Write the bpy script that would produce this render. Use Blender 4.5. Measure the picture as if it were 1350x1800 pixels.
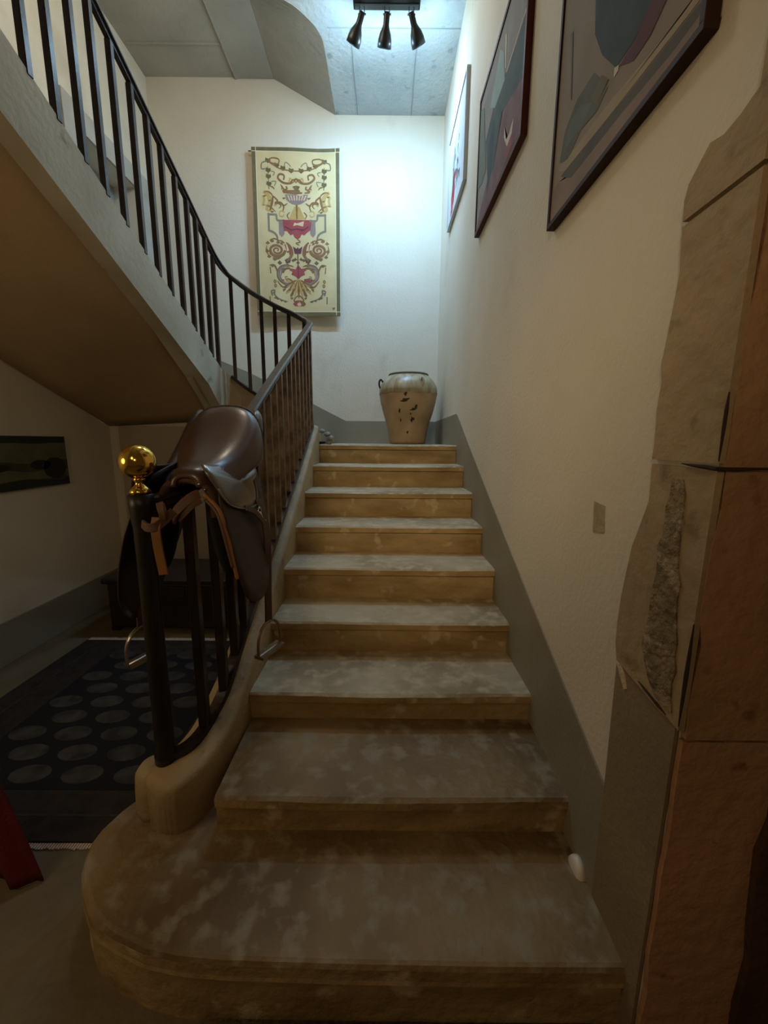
import bpy, math, random
from mathutils import Vector, Matrix
random.seed(4)
for o in list(bpy.data.objects):
    bpy.data.objects.remove(o)
S = bpy.context.scene
COL = S.collection

# ------------------------------------------------------------------ camera
cam_d = bpy.data.cameras.new('camera')
cam = bpy.data.objects.new('camera', cam_d)
COL.objects.link(cam)
YAW, PITCH, ROLL, FPX = -0.0015, 0.17524, 0.0076, 705.5
fw = Vector((-math.sin(YAW) * math.cos(PITCH), math.cos(YAW) * math.cos(PITCH), -math.sin(PITCH)))
rt = Vector((math.cos(YAW), math.sin(YAW), 0))
up = rt.cross(fw)
rt2 = rt * math.cos(ROLL) + up * math.sin(ROLL)
up2 = -rt * math.sin(ROLL) + up * math.cos(ROLL)
m = Matrix((rt2, up2, -fw)).transposed().to_4x4()
m.translation = Vector((-0.6099, -0.8029, 1.4718))
cam.matrix_world = m
cam_d.sensor_fit = 'VERTICAL'
cam_d.sensor_height = 24
cam_d.lens = FPX / 1800 * 24
cam_d.clip_start = 0.02
S.camera = cam

# ------------------------------------------------------------------ world, view, light
W = bpy.data.worlds.new('world')
S.world = W
W.use_nodes = True
bg = W.node_tree.nodes['Background']
bg.inputs[0].default_value = (1.0, 0.62, 0.33, 1)
bg.inputs[1].default_value = 0.035
S.view_settings.view_transform = 'Standard'
S.view_settings.look = 'None'
S.view_settings.exposure = 0.27
S.view_settings.gamma = 1.0
S.view_settings.use_curve_mapping = False


def light(name, kind, loc, energy, color, size=0.1, target=None, spot=None, blend=0.6, size_y=None):
    d = bpy.data.lights.new(name, kind)
    d.energy = energy
    d.color = color
    if kind == 'AREA':
        d.size = size
        if size_y:
            d.shape = 'RECTANGLE'
            d.size_y = size_y
    else:
        d.shadow_soft_size = size
    if kind == 'SPOT':
        d.spot_size = spot
        d.spot_blend = blend
    o = bpy.data.objects.new(name, d)
    COL.objects.link(o)
    o.location = loc
    if target is not None:
        o.rotation_euler = (Vector(target) - Vector(loc)).to_track_quat('-Z', 'Y').to_euler()
    return o


# warm stairwell ceiling light above the upper flight, then added warm fills out of view
light('stairwell_light', 'POINT', (-1.6, 2.3, 4.75), 36, (1.0, 0.86, 0.68), 0.25)
light('stair_fill_spot', 'SPOT', (-1.2, -1.7, 2.5), 98, (1.0, 0.74, 0.42), 0.3, target=(-.2, 1.8, 1.35), spot=math.radians(44), blend=1.0)  # added unseen spot, brightens the middle steps and right wall
light('rear_fill', 'POINT', (-0.5, -2.4, 2.2), 11, (1.0, 0.66, 0.36), 0.2)  # added unseen fill behind the camera for faces turned this way
light('left_fill', 'POINT', (-2.3, -.25, 1.5), 9, (1.0, 0.72, 0.42), 0.25)  # added unseen fill for the soffit and lower left wall

# ------------------------------------------------------------------ materials


def srgb(r, g, b):
    def c(v):
        v /= 255.0
        return v / 12.92 if v <= 0.04045 else ((v + 0.055) / 1.055) ** 2.4
    return (c(r), c(g), c(b), 1)


def mat(name, c1, c2=None, scale=4.0, rough=0.7, metal=0.0, bump=0.0, bscale=None, detail=6,
        lo=0.35, hi=0.65, stretch=None, c3=None, s3=None, lo3=0.6, hi3=0.7, bdist=0.02, emis=None, spec=None, coat=0):
    M = bpy.data.materials.new(name)
    M.use_nodes = True
    nt = M.node_tree
    N = nt.nodes
    L = nt.links
    b = N['Principled BSDF']
    b.inputs['Roughness'].default_value = rough
    b.inputs['Metallic'].default_value = metal
    if coat:
        b.inputs['Coat Weight'].default_value = coat
        b.inputs['Coat Roughness'].default_value = 0.2
    if spec is not None:
        b.inputs['Specular IOR Level'].default_value = spec
    b.inputs['Base Color'].default_value = c1
    g = N.new('ShaderNodeNewGeometry')
    mp = N.new('ShaderNodeMapping')
    L.new(g.outputs['Position'], mp.inputs['Vector'])
    if stretch:
        mp.inputs['Scale'].default_value = stretch
    out = None
    if c2 is not None:
        n = N.new('ShaderNodeTexNoise')
        n.inputs['Scale'].default_value = scale
        n.inputs['Detail'].default_value = detail
        L.new(mp.outputs[0], n.inputs['Vector'])
        mr = N.new('ShaderNodeMapRange')
        mr.inputs[1].default_value = lo
        mr.inputs[2].default_value = hi
        L.new(n.outputs['Fac'], mr.inputs[0])
        mx = N.new('ShaderNodeMix')
        mx.data_type = 'RGBA'
        mx.inputs[6].default_value = c1
        mx.inputs[7].default_value = c2
        L.new(mr.outputs[0], mx.inputs[0])
        out = mx.outputs[2]
        if c3 is not None:
            n3 = N.new('ShaderNodeTexNoise')
            n3.inputs['Scale'].default_value = s3 or scale * 3
            n3.inputs['Detail'].default_value = 8
            L.new(g.outputs['Position'], n3.inputs['Vector'])
            mr3 = N.new('ShaderNodeMapRange')
            mr3.inputs[1].default_value = lo3
            mr3.inputs[2].default_value = hi3
            L.new(n3.outputs['Fac'], mr3.inputs[0])
            m3 = N.new('ShaderNodeMix')
            m3.data_type = 'RGBA'
            L.new(mr3.outputs[0], m3.inputs[0])
            L.new(out, m3.inputs[6])
            m3.inputs[7].default_value = c3
            out = m3.outputs[2]
        L.new(out, b.inputs['Base Color'])
    if bump:
        n2 = N.new('ShaderNodeTexNoise')
        n2.inputs['Scale'].default_value = bscale or 60
        n2.inputs['Detail'].default_value = 5
        L.new(g.outputs['Position'], n2.inputs['Vector'])
        bp = N.new('ShaderNodeBump')
        bp.inputs['Strength'].default_value = bump
        bp.inputs['Distance'].default_value = bdist
        L.new(n2.outputs['Fac'], bp.inputs['Height'])
        L.new(bp.outputs[0], b.inputs['Normal'])
    return M


PLASTER = mat('plaster', srgb(216, 208, 188), srgb(223, 215, 197), 1.6, 0.75, bump=0.22, bscale=60, bdist=0.01,
              c3=srgb(200, 190, 170), s3=1.3, lo3=0.62, hi3=0.75)
GREYPAINT = mat('grey_paint', srgb(138, 132, 114), srgb(148, 142, 124), 2.0, 0.6, bump=0.2, bscale=70, bdist=0.01)
BROWNPAINT = mat('brown_grey_paint', srgb(142, 126, 98), srgb(124, 108, 84), 3.0, 0.75, bump=0.3, bscale=60, bdist=0.01)
CONC = mat('bare_concrete', srgb(190, 196, 196), srgb(172, 180, 182), 2.2, 0.8, bump=0.6, bscale=25, bdist=0.02,
           c3=srgb(140, 146, 146), s3=9, lo3=0.62, hi3=0.74)
CONC2 = mat('painted_slab', srgb(176, 172, 160), srgb(158, 154, 143), 1.5, 0.85, bump=0.5, bscale=18, bdist=0.02)
STONE = mat('stair_stone', srgb(190, 176, 148), srgb(146, 128, 96), 2.2, 0.62, bump=0.5, bscale=38, bdist=0.012,
            stretch=(1, 1.3, 1), c3=srgb(200, 186, 156), s3=16, lo3=0.48, hi3=0.70)
STONEB = mat('worn_stone', srgb(146, 122, 82), srgb(106, 84, 50), 2.2, 0.62, bump=0.5, bscale=30, bdist=0.012,
             c3=srgb(146, 134, 106), s3=15, lo3=0.50, hi3=0.64)
RISER = mat('riser_stone', srgb(180, 156, 110), srgb(144, 118, 74), 3.5, 0.6, bump=0.5, bscale=30, bdist=0.014,
            stretch=(1, 1, 3), c3=srgb(196, 176, 140), s3=10, lo3=0.6, hi3=0.68)
CURB = mat('curb_stone', srgb(178, 158, 118), srgb(150, 130, 94), 3.0, 0.6, bump=0.4, bscale=35, bdist=0.012,
           c3=srgb(120, 104, 76), s3=14, lo3=0.64, hi3=0.72)
STRINGER = mat('stringer_stone', srgb(200, 194, 174), srgb(176, 168, 146), 2.4, 0.65, bump=0.35, bscale=30, bdist=0.01,
               c3=srgb(128, 122, 102), s3=7, lo3=0.64, hi3=0.74)
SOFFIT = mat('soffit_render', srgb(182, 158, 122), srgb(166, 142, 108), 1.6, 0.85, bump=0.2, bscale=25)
QUOIN = mat('quoin_stone', srgb(176, 156, 120), srgb(154, 134, 104), 3.0, 0.8, bump=0.45, bscale=22, bdist=0.02,
            c3=srgb(126, 108, 78), s3=12, lo3=0.6, hi3=0.72)
QUOIN2 = mat('rough_quoin_stone', srgb(150, 132, 98), srgb(112, 96, 68), 14.0, 0.85, bump=1.0, bscale=40, bdist=0.03,
             c3=srgb(162, 146, 118), s3=30, lo3=0.58, hi3=0.66)
OCHRE = mat('ochre_stone', srgb(186, 142, 108), srgb(162, 128, 92), 2.5, 0.8, bump=0.5, bscale=26, bdist=0.02,
            c3=srgb(136, 92, 58), s3=12, lo3=0.62, hi3=0.7)
DARKGAP = mat('dark_joint', srgb(50, 38, 24), None, rough=0.95)
FLOORT = mat('floor_tile', srgb(116, 104, 80), srgb(96, 84, 60), 2.5, 0.45, bump=0.2, bscale=25,
             c3=srgb(108, 92, 66), s3=3, lo3=0.6, hi3=0.72)
IRON = mat('painted_iron', srgb(62, 50, 46), srgb(46, 38, 38), 14, 0.3, metal=0.35, bump=0.15, bscale=60, bdist=0.004)
IRONB = mat('lit_iron', srgb(126, 108, 86), srgb(82, 66, 52), 16, 0.34, metal=0.4, bump=0.2, bscale=50, bdist=0.004)  # iron lightened to carry the light on the farther lower bars
BRASS = mat('brass', srgb(232, 192, 92), None, rough=0.12, metal=1.0)
STEEL = mat('steel', srgb(190, 184, 170), None, rough=0.25, metal=1.0)
LEATHER = mat('brown_leather', srgb(72, 48, 34), srgb(56, 36, 26), 6, 0.34, bump=0.12, bscale=160, bdist=0.003, coat=0.25)
SKIRTL = mat('polished_sheen_leather', srgb(84, 80, 80), srgb(70, 66, 68), 6, 0.22, bump=0.1, bscale=40, bdist=0.006, coat=0.8)  # cool lamp reflection put into the grey base colour
DLEATHER = mat('dark_leather', srgb(44, 30, 22), srgb(30, 20, 15), 7, 0.5, bump=0.2, bscale=120, bdist=0.003)
TAN = mat('tan_leather', srgb(140, 92, 38), srgb(112, 70, 28), 8, 0.55)
TAN2 = mat('faded_tan_leather', srgb(98, 66, 44), srgb(76, 50, 34), 8, 0.6)
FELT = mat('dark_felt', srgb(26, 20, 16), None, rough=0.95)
BLACKM = mat('black_metal', srgb(34, 34, 34), None, rough=0.4, metal=0.3)
GREYM = mat('grey_metal', srgb(92, 100, 104), None, rough=0.4, metal=0.2)
POT = mat('pot_clay', srgb(182, 154, 118), srgb(158, 130, 94), 5, 0.55, bump=0.4, bscale=24, bdist=0.01,
          c3=srgb(108, 82, 52), s3=7, lo3=0.66, hi3=0.72)
POTG = mat('pot_glaze', srgb(186, 178, 152), srgb(150, 132, 98), 11, 0.35, bump=0.3, bscale=30, bdist=0.006, stretch=(1.5, 1.5, .35))
DARKCLAY = mat('dark_clay', srgb(58, 42, 26), None, rough=0.8)
RUG = mat('rug_pile', srgb(58, 50, 44), srgb(46, 40, 36), 18, 0.97, bump=0.6, bscale=240, bdist=0.006, spec=0.1)
RUGD = mat('rug_dark', srgb(34, 32, 32), None, rough=0.98, spec=0.1)
RUGL = mat('rug_light', srgb(70, 64, 58), srgb(48, 44, 40), 14, 0.97, spec=0.1)
FRINGE = mat('rug_fringe', srgb(190, 168, 146), None, rough=0.9)
MATBLK = mat('mat_rubber', srgb(22, 18, 14), None, rough=0.9)
CHEST = mat('dark_wood', srgb(40, 26, 18), srgb(28, 18, 12), 4, 0.45, stretch=(.4, 1, 5))
DOORP = mat('door_paint', srgb(186, 176, 156), srgb(176, 166, 148), 2, 0.6)
WHITEP = mat('white_plastic', srgb(226, 218, 202), None, rough=0.35)
RED = mat('red_fabric', srgb(92, 18, 14), srgb(70, 12, 10), 5, 0.9, bump=0.3, bscale=150)
ALU = mat('pale_frame', srgb(176, 182, 186), None, rough=0.35, metal=0.4)
REDWOOD = mat('mahogany_frame', srgb(84, 34, 26), None, rough=0.6, spec=.25)
DARKWOOD = mat('dark_frame', srgb(48, 26, 18), None, rough=0.65, spec=.25)
CANVASB = mat('canvas_side', srgb(60, 54, 44), None, rough=0.9)


def flat(name, r, g, b, v=10, sc=9, rough=0.8):
    return mat(name, srgb(r, g, b), srgb(max(r - v, 0), max(g - v, 0), max(b - v, 0)), sc, rough)


# ------------------------------------------------------------------ mesh helpers
class MB:
    def __init__(s):
        s.v = []
        s.f = []
        s.m = []

    def add(s, vs, fs, mi=0):
        o = len(s.v)
        s.v += [tuple(v) for v in vs]
        s.f += [tuple(i + o for i in f) for f in fs]
        s.m += [mi] * len(fs)
        return s

    def box(s, x0, x1, y0, y1, z0, z1, mi=0):
        v = [(x, y, z) for z in (z0, z1) for y in (y0, y1) for x in (x0, x1)]
        return s.add(v, [(0, 2, 3, 1), (4, 5, 7, 6), (0, 1, 5, 4), (2, 6, 7, 3), (0, 4, 6, 2), (1, 3, 7, 5)], mi)

    def obox(s, c, ax, ay, az, mi=0):
        c = Vector(c)
        ax, ay, az = Vector(ax), Vector(ay), Vector(az)
        v = [c + ax * i + ay * j + az * k for k in (-1, 1) for j in (-1, 1) for i in (-1, 1)]
        return s.add(v, [(0, 2, 3, 1), (4, 5, 7, 6), (0, 1, 5, 4), (2, 6, 7, 3), (0, 4, 6, 2), (1, 3, 7, 5)], mi)

    def grid(s, rows, mi=0, closed_u=False, closed_v=False):
        nr, nc = len(rows), len(rows[0])
        v = [p for r in rows for p in r]
        fs = []
        for i in range(nr - (0 if closed_u else 1)):
            for j in range(nc - (0 if closed_v else 1)):
                a, b = i, (i + 1) % nr
                c, d = j, (j + 1) % nc
                fs.append((a * nc + c, a * nc + d, b * nc + d, b * nc + c))
        return s.add(v, fs, mi)

    def loft(s, rings, mi=0, caps=True):
        """closed rings joined in a row"""
        s.grid(rings, mi, closed_v=True)
        if caps:
            n = len(rings[0])
            s.add(rings[0], [tuple(range(n))], mi)
            s.add(rings[-1], [tuple(reversed(range(n)))], mi)
        return s

    def tube(s, path, r, n=10, mi=0, caps=True):
        P = [Vector(p) for p in path]
        rs = r if isinstance(r, (list, tuple)) else [r] * len(P)
        rings = []
        side = None
        for i, p in enumerate(P):
            t = (P[min(i + 1, len(P) - 1)] - P[max(i - 1, 0)]).normalized()
            if side is None:
                a = Vector((0, 0, 1)) if abs(t.z) < 0.9 else Vector((1, 0, 0))
                side = t.cross(a).normalized()
            side = (side - t * side.dot(t)).normalized()
            u = t.cross(side)
            rings.append([p + (side * math.cos(k * 2 * math.pi / n) + u * math.sin(k * 2 * math.pi / n)) * rs[i] for k in range(n)])
        return s.loft(rings, mi, caps)

    def sweep(s, path, sec, mi=0, caps=True):
        """section (side, up) along a path, kept upright"""
        P = [Vector(p) for p in path]
        rings = []
        for i, p in enumerate(P):
            t = (P[min(i + 1, len(P) - 1)] - P[max(i - 1, 0)])
            h = Vector((t.x, t.y, 0)).normalized()
            side = Vector((h.y, -h.x, 0))
            u = side.cross(t.normalized())
            if i in (0, len(P) - 1) or True:
                rings.append([p + side * a + u * b for a, b in sec])
        return s.loft(rings, mi, caps)

    def lathe(s, prof, c, n=32, mi=0):
        c = Vector(c)
        rows = [[c + Vector((r * math.cos(2 * math.pi * k / n), r * math.sin(2 * math.pi * k / n), z)) for k in range(n)] for r, z in prof]
        return s.loft(rows, mi, True)

    def prism(s, poly, z0, z1, mi=0):
        n = len(poly)
        v = [(x, y, z0) for x, y in poly] + [(x, y, z1) for x, y in poly]
        f = [tuple(reversed(range(n))), tuple(range(n, 2 * n))]
        f += [(i, (i + 1) % n, n + (i + 1) % n, n + i) for i in range(n)]
        return s.add(v, f, mi)

    def slab(s, pts, off, mi=0):
        """3d polygon extruded by vector off"""
        n = len(pts)
        off = Vector(off)
        v = [Vector(q) for q in pts] + [Vector(q) + off for q in pts]
        f = [tuple(range(n)), tuple(reversed(range(n, 2 * n)))]
        f += [(i, n + i, n + (i + 1) % n, (i + 1) % n) for i in range(n)]
        return s.add(v, f, mi)

    def build(s, name, mats, parent=None, smooth=False, bevel=0, solid=0, sub=0, segs=2):
        if not isinstance(mats, (list, tuple)):
            mats = [mats]
        me = bpy.data.meshes.new(name)
        org = Vector((0, 0, 0))
        if parent is not None:
            q = parent
            while q is not None:
                org += q.location
                q = q.parent
        me.from_pydata([tuple(Vector(v) - org) for v in s.v], [], s.f)
        for mm in mats:
            me.materials.append(mm)
        me.polygons.foreach_set('material_index', s.m)
        o = bpy.data.objects.new(name, me)
        COL.objects.link(o)
        if parent is not None:
            o.parent = parent
        import bmesh
        b = bmesh.new()
        b.from_mesh(me)
        bmesh.ops.remove_doubles(b, verts=b.verts, dist=1e-6)
        bmesh.ops.recalc_face_normals(b, faces=b.faces)
        b.to_mesh(me)
        b.free()
        if smooth:
            for p in me.polygons:
                p.use_smooth = True
        if solid:
            k = o.modifiers.new('thickness', 'SOLIDIFY')
            k.thickness = solid
            k.offset = 0
        if bevel:
            k = o.modifiers.new('bevel', 'BEVEL')
            k.width = bevel
            k.segments = segs
            k.limit_method = 'ANGLE'
            k.angle_limit = math.radians(40)
        if sub:
            k = o.modifiers.new('sub', 'SUBSURF')
            k.levels = sub
            k.render_levels = sub
        return o


def empty(name, loc):
    o = bpy.data.objects.new(name, None)
    o.location = loc
    o.empty_display_size = 0.1
    COL.objects.link(o)
    bpy.context.view_layer.update()
    return o


def tag(o, label, cat, group=None):
    o['label'] = label
    o['category'] = cat
    if group:
        o['group'] = group
    return o


def struct(o):
    o['kind'] = 'structure'
    return o


def lerp(a, b, t):
    return a + (b - a) * t


def interp(x, xs, ys):
    if x <= xs[0]:
        return ys[0]
    for i in range(len(xs) - 1):
        if x <= xs[i + 1]:
            return lerp(ys[i], ys[i + 1], (x - xs[i]) / (xs[i + 1] - xs[i]))
    return ys[-1]


def smoothpath(P, n=6):
    """catmull-rom through the points"""
    P = [Vector(p) for p in P]
    out = []
    for i in range(len(P) - 1):
        p0, p1, p2, p3 = P[max(i - 1, 0)], P[i], P[i + 1], P[min(i + 2, len(P) - 1)]
        for k in range(n):
            t = k / n
            out.append(0.5 * ((2 * p1) + (p2 - p0) * t + (2 * p0 - 5 * p1 + 4 * p2 - p3) * t * t + (3 * p1 - p0 - 3 * p2 + p3) * t ** 3))
    out.append(P[-1])
    return out


# ------------------------------------------------------------------ key numbers
XL = -3.09          # left wall
YB = 4.04           # back wall
WS = 1.145          # stair width (right wall is x = 0)
ZF = 0.0          # ground floor
SY = [-0.03, 0.303, 0.665, 0.99, 1.275, 1.59, 1.91, 2.24, 2.58]
SZ = [.20, .34, .463, .617, .793, .958, 1.127, 1.287, 1.440]
ZL = SZ[-1]

# ------------------------------------------------------------------ setting
struct(MB().box(-4.2, 1.6, -3.2, YB + .2, ZF - .1, ZF).build('floor', FLOORT))
struct(MB().box(XL - .12, 0.12, YB, YB + .15, ZF, 5.4).build('wall_back', PLASTER))
# right wall: runs from the back wall to the corner of the opening, then turns away to the right
struct(MB().box(0, 0.3, -.07, YB, ZF, 5.4).build('wall_right', PLASTER))
struct(MB().box(0.3, 1.6, -.07, .13, ZF, 5.4).build('wall_front', PLASTER))
# left wall with the door opening of the upper landing
wl = MB()
wl.box(XL - .35, XL, -3.2, YB, ZF, 2.0)
wl.box(XL - .35, XL, -3.2, 2.95, 2.0, 5.4)
wl.box(XL - .35, XL, 3.67, YB, 2.0, 5.4)
wl.box(XL - .35, XL, 2.95, 3.67, 3.92, 5.4)
struct(wl.build('wall_left', PLASTER))
t = MB()
t.box(XL, XL + .02, 2.74, 3.97, 3.92, 4.10)
t.box(XL, XL + .02, 2.74, 2.95, 2.0, 3.92)
t.box(XL, XL + .02, 3.67, 3.97, 2.0, 3.92)
struct(t.build('trim_1', mat('pale_stone_frame', srgb(186, 184, 176), srgb(170, 168, 160), 6, .7), bevel=.004))
d = MB()
d.box(XL - .26, XL - .22, 2.95, 3.67, 2.0, 3.92)
for zz in ((2.15, 2.85), (3.0, 3.75)):
    d.box(XL - .222, XL - .21, 3.05, 3.57, zz[0], zz[1])
struct(d.build('door_1', mat('pale_door', srgb(158, 160, 158), None, rough=.6), bevel=.004))
# wall under the upper flight with a flush door in it
struct(MB().box(XL, -1.27, 2.9, 3.0, ZF, 1.66).build('wall_under_stairs', PLASTER))
d = MB()
d.box(-3.0, -1.70, 2.878, 2.8995, ZF + .02, 1.585)
dr = struct(d.build('door_2', DOORP, bevel=.003))
MB().tube([(-1.84, 2.87, .78), (-1.84, 2.83, .78), (-1.95, 2.82, .78)], .009, 8).build('door_handle', STEEL, dr, smooth=True)
# ceilings: plain upper slab on the left, lower bare concrete slab over the landing, slope between
ZC, ZS = 5.14, 4.815
c = MB()
c.box(XL - .1, -1.10, -3.2, YB, ZC, ZC + .2)
c.box(-1.10, .3, -3.2, 2.0, ZC, ZC + .2)
struct(c.build('ceiling', CONC2))
edge = smoothpath([(-1.136, 4.04), (-1.142, 3.7), (-1.148, 3.32), (-1.165, 3.2), (-1.234, 3.08), (-1.402, 2.93), (-1.75, 2.80)], 4)
edge = [(v[0], v[1]) for v in [(p.x, p.y) for p in [Vector((q[0], q[1], 0)) for q in edge]]] if False else edge


def pth(pts):
    return smoothpath([(x, y, 0) for x, y in pts], 4)


edge = pth([(-1.136, 4.04), (-1.142, 3.7), (-1.148, 3.32), (-1.165, 3.2), (-1.234, 3.08), (-1.402, 2.93), (-1.75, 2.80)])
sl = MB()
poly = [(0.001, 4.04)] + [(p.x, p.y) for p in edge] + [(-1.75, 2.3), (0.001, 2.3)]
sl.prism(poly, ZS, ZS + .12)
struct(sl.build('ceiling_landing', CONC))
sp = MB()
topx = [(-1.775, lerp(4.04, 2.8, i / (len(edge) - 1))) for i in range(len(edge))]
sp.grid([[(p.x, p.y, ZS + .001) for p in edge], [(x, y, ZC - .001) for x, y in topx]])
struct(sp.build('ceiling_slope', CONC2, solid=.01))
sp = MB()
sp.add([(-1.75, 2.3, ZS), (-1.75, 2.8, ZS), (-1.775, 2.8, ZC), (-1.775, 2.3, ZC)], [(0, 1, 2, 3)])
sp.add([(-1.775, 2.3, ZS), (.001, 2.3, ZS), (.001, 2.3, ZC), (-1.775, 2.3, ZC)], [(0, 1, 2, 3)])
struct(sp.build('ceiling_step', CONC2, solid=.01))
# formwork seams in the landing slab, a board mark in the left ceiling
sm = MB()
for x in (-.905, -.35):
    q = [(x - .004 + random.uniform(-.003, .003), 3.15 + i * .11, ZS - .003) for i in range(9)]
    sm.tube(q, .0045, 5)
sm.tube([(x / 10, 3.14, ZS - .001) for x in range(-11, 1)], .004, 5)
struct(sm.build('trim_2', mat('seam', srgb(150, 156, 158), None, rough=.9)))
sm = MB()
sm.box(-3.05, -2.16, 3.672, 3.682, ZC - .012, ZC)
sm.box(-2.165, -2.145, 2.6, 4.03, ZC - .022, ZC)
sm.box(-1.765, -1.75, 2.6, 4.03, ZC - .012, ZC)
sm.box(-2.15, -1.77, 2.4, 4.03, ZC - .014, ZC - .001)
struct(sm.build('trim_3', CONC2))

# painted grey skirting bands (2 mm paint build-up on a shallow plinth)
b = MB()
yy = [2.601, 1.998, .748, .125]
zz = [1.690, 1.399, .824, .545]
b.slab([(-.006, .05, ZF)] + [(-.006, .06, .30), (-.006, .11, .545)] + [(-.006, y, z) for y, z in list(zip(yy, zz))[::-1]] +
       [(-.006, 2.66, 1.70), (-.006, YB, 1.70), (-.006, YB, ZF)], (.007, 0, 0))
struct(b.build('baseboard_right', GREYPAINT))
b = MB()
b.slab([(0, YB - .006, ZL - .1), (0, YB - .006, 1.70), (-1.06, YB - .006, 1.70), (-1.50, YB - .006, 1.92), (-2.2, YB - .006, 2.25), (XL, YB - .006, 2.6),
        (XL, YB - .006, ZL - .1)], (0, .007, 0))
struct(b.build('baseboard_back', GREYPAINT))
b = MB()
b.box(XL, XL + .012, -3.2, 2.89, ZF, .285)
struct(b.build('baseboard_left', GREYPAINT, bevel=.003))

# stone surround of the opening: quoins wrapping the corner
YC = -.07


def stone_face(name, edge_pts, z0, z1, m1, ycor=YC - .012, x1=.5):
    """edge_pts: (y,z) irregular plaster boundary, from top to bottom"""
    q = MB()
    q.slab([(-.012, y, z) for y, z in edge_pts] + [(-.012, ycor, z0), (-.012, ycor, z1)], (.013, 0, 0))
    return q.build(name, m1)


e1 = [(-.06, 2.6), (-.052, 2.036), (-.02, 2.02), (.013, 2.011), (.045, 2.018), (.064, 2.0), (.09, 1.975), (.097, 1.95), (.094, 1.91)]
e2 = [(.094, 1.90), (.090, 1.86), (.084, 1.812), (.09, 1.76), (.097, 1.707), (.102, 1.67), (.107, 1.64), (.098, 1.6), (.103, 1.55), (.097, 1.47), (.099, 1.436)]
e3 = [(.097, 1.426), (.092, 1.344), (.11, 1.29), (.132, 1.228), (.143, 1.16), (.152, 1.09), (.155, 1.02), (.153, .966), (.14, .926), (.10, .92), (.06, .915), (.02, .908), (-.03, .903), (-.05, .905)]
struct(stone_face('trim_4', e1, 1.915, 2.6, QUOIN))
struct(stone_face('trim_5', e2, 1.436, 1.905, QUOIN))
struct(stone_face('trim_6', e3, .90, 1.424, QUOIN))
rg = MB()
right_ = [(-.016, lerp(.018, -.035, i / 16) + random.uniform(-.006, .006), lerp(1.40, .925, i / 16)) for i in range(17)]
left_ = [(-.016, interp(lerp(.925, 1.40, i / 16), [.925, 1.0, 1.3, 1.4], [-.01, .045, .035, .022]) + random.uniform(-.007, .007), lerp(.925, 1.40, i / 16)) for i in range(17)]
right_ = [(x, y - .028, z) for x, y, z in right_]
rg.slab(left_ + right_, (.01, 0, 0))
struct(rg.build('trim_7', QUOIN2))
rg = MB()
rg.slab([(-.008, .135, ZF), (-.008, .135, .5), (-.008, .145, .93), (-.008, YC, .93), (-.008, YC, ZF)], (.009, 0, 0))
struct(rg.build('trim_8', BROWNPAINT))
for k, (z0, z1, nm) in enumerate(((ZF, .875, 'trim_9'), (.88, 1.422, 'trim_10'), (1.43, 1.90, 'trim_11'), (1.908, 2.6, 'trim_12'))):
    q = MB()
    n = 8
    jag = [(.006 + random.uniform(-.006, .006)) for i in range(n + 1)]
    left = [(jag[i] - .004, YC - .014, lerp(z0, z1, i / n)) for i in range(n + 1)]
    q.slab(left + [(.9, YC - .014, z1), (.9, YC - .014, z0)], (0, .013, 0))
    struct(q.build(nm, OCHRE))
q = MB()
q.slab([(.196, YC - .03, .78), (.20, YC - .03, .70), (.185, YC - .03, .62), (.19, YC - .03, .55), (.20, YC - .03, .42), (.212, YC - .03, .33), (.205, YC - .03, .2),
        (.215, YC - .03, ZF), (.9, YC - .03, ZF), (.9, YC - .03, .8)], (0, .017, 0))
struct(q.build('trim_13', mat('dark_stone', srgb(84, 58, 34), srgb(60, 40, 24), 8, .9, bump=.6, bscale=30)))
jt = MB()
jt.tube([(-.017, .0, 1.432), (-.018, -.03, 1.43), (-.019, -.06, 1.429), (-.02, -.086, 1.427), (.02, -.088, 1.426), (.06, -.087, 1.427), (.4, -.087, 1.427)], [.001, .003, .004, .004, .003, .002, .001], 6)
jt.tube([(-.013, YC - .012 - .001, 1.13 - i * .055) for i in range(5)], [.001, .003, .004, .003, .001], 6)
jt.tube([(-.013, YC - .012 - .001, 1.56 - i * .03) for i in range(5)], [.001, .003, .003, .002, .001], 6)
jt.tube([(-.013, .05 - i * .024, .925 - .004 * i) for i in range(5)], [.001, .003, .003, .004, .001], 6)
struct(jt.build('trim_14', DARKGAP))
# small square of old grey paint on the plaster
q = MB()
q.slab([(-.0015, .345, 1.305), (-.0015, .285, 1.30), (-.0015, .275, 1.225), (-.0015, .335, 1.215)], (.002, 0, 0))
struct(q.build('trim_15', mat('old_paint_patch', srgb(176, 162, 132), srgb(160, 146, 118), 20, .8, bump=.3, bscale=60)))

q = MB()
q.slab([(-.006, .150, .945), (-.014, .142, .925), (-.014, .120, .895), (-.012, .100, .868), (-.010, .092, .876), (-.012, .105, .905), (-.010, .128, .930)], (.012, 0, 0))
struct(q.build('trim_16', mat('loose_plaster', srgb(216, 200, 170), srgb(196, 178, 148), 20, .85, bump=.4, bscale=80), bevel=.002))

# ------------------------------------------------------------------ lower staircase
stairs = tag(empty('staircase', (-.57, 1.0, ZF)), 'straight flight of worn stone steps climbing to the landing beside the right wall', 'stairs')
# solid core
core = MB()
for i in range(8):
    y0, y1 = SY[i] + .02, SY[i + 1] + .05
    if i:
        core.box(-1.15, -.004, y0, y1, ZF, SZ[i] - .045)
core.box(-1.15, -.004, SY[8] + .02, YB - .001, ZF, ZL - .045)
core.build('riser_core', RISER, stairs)


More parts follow.
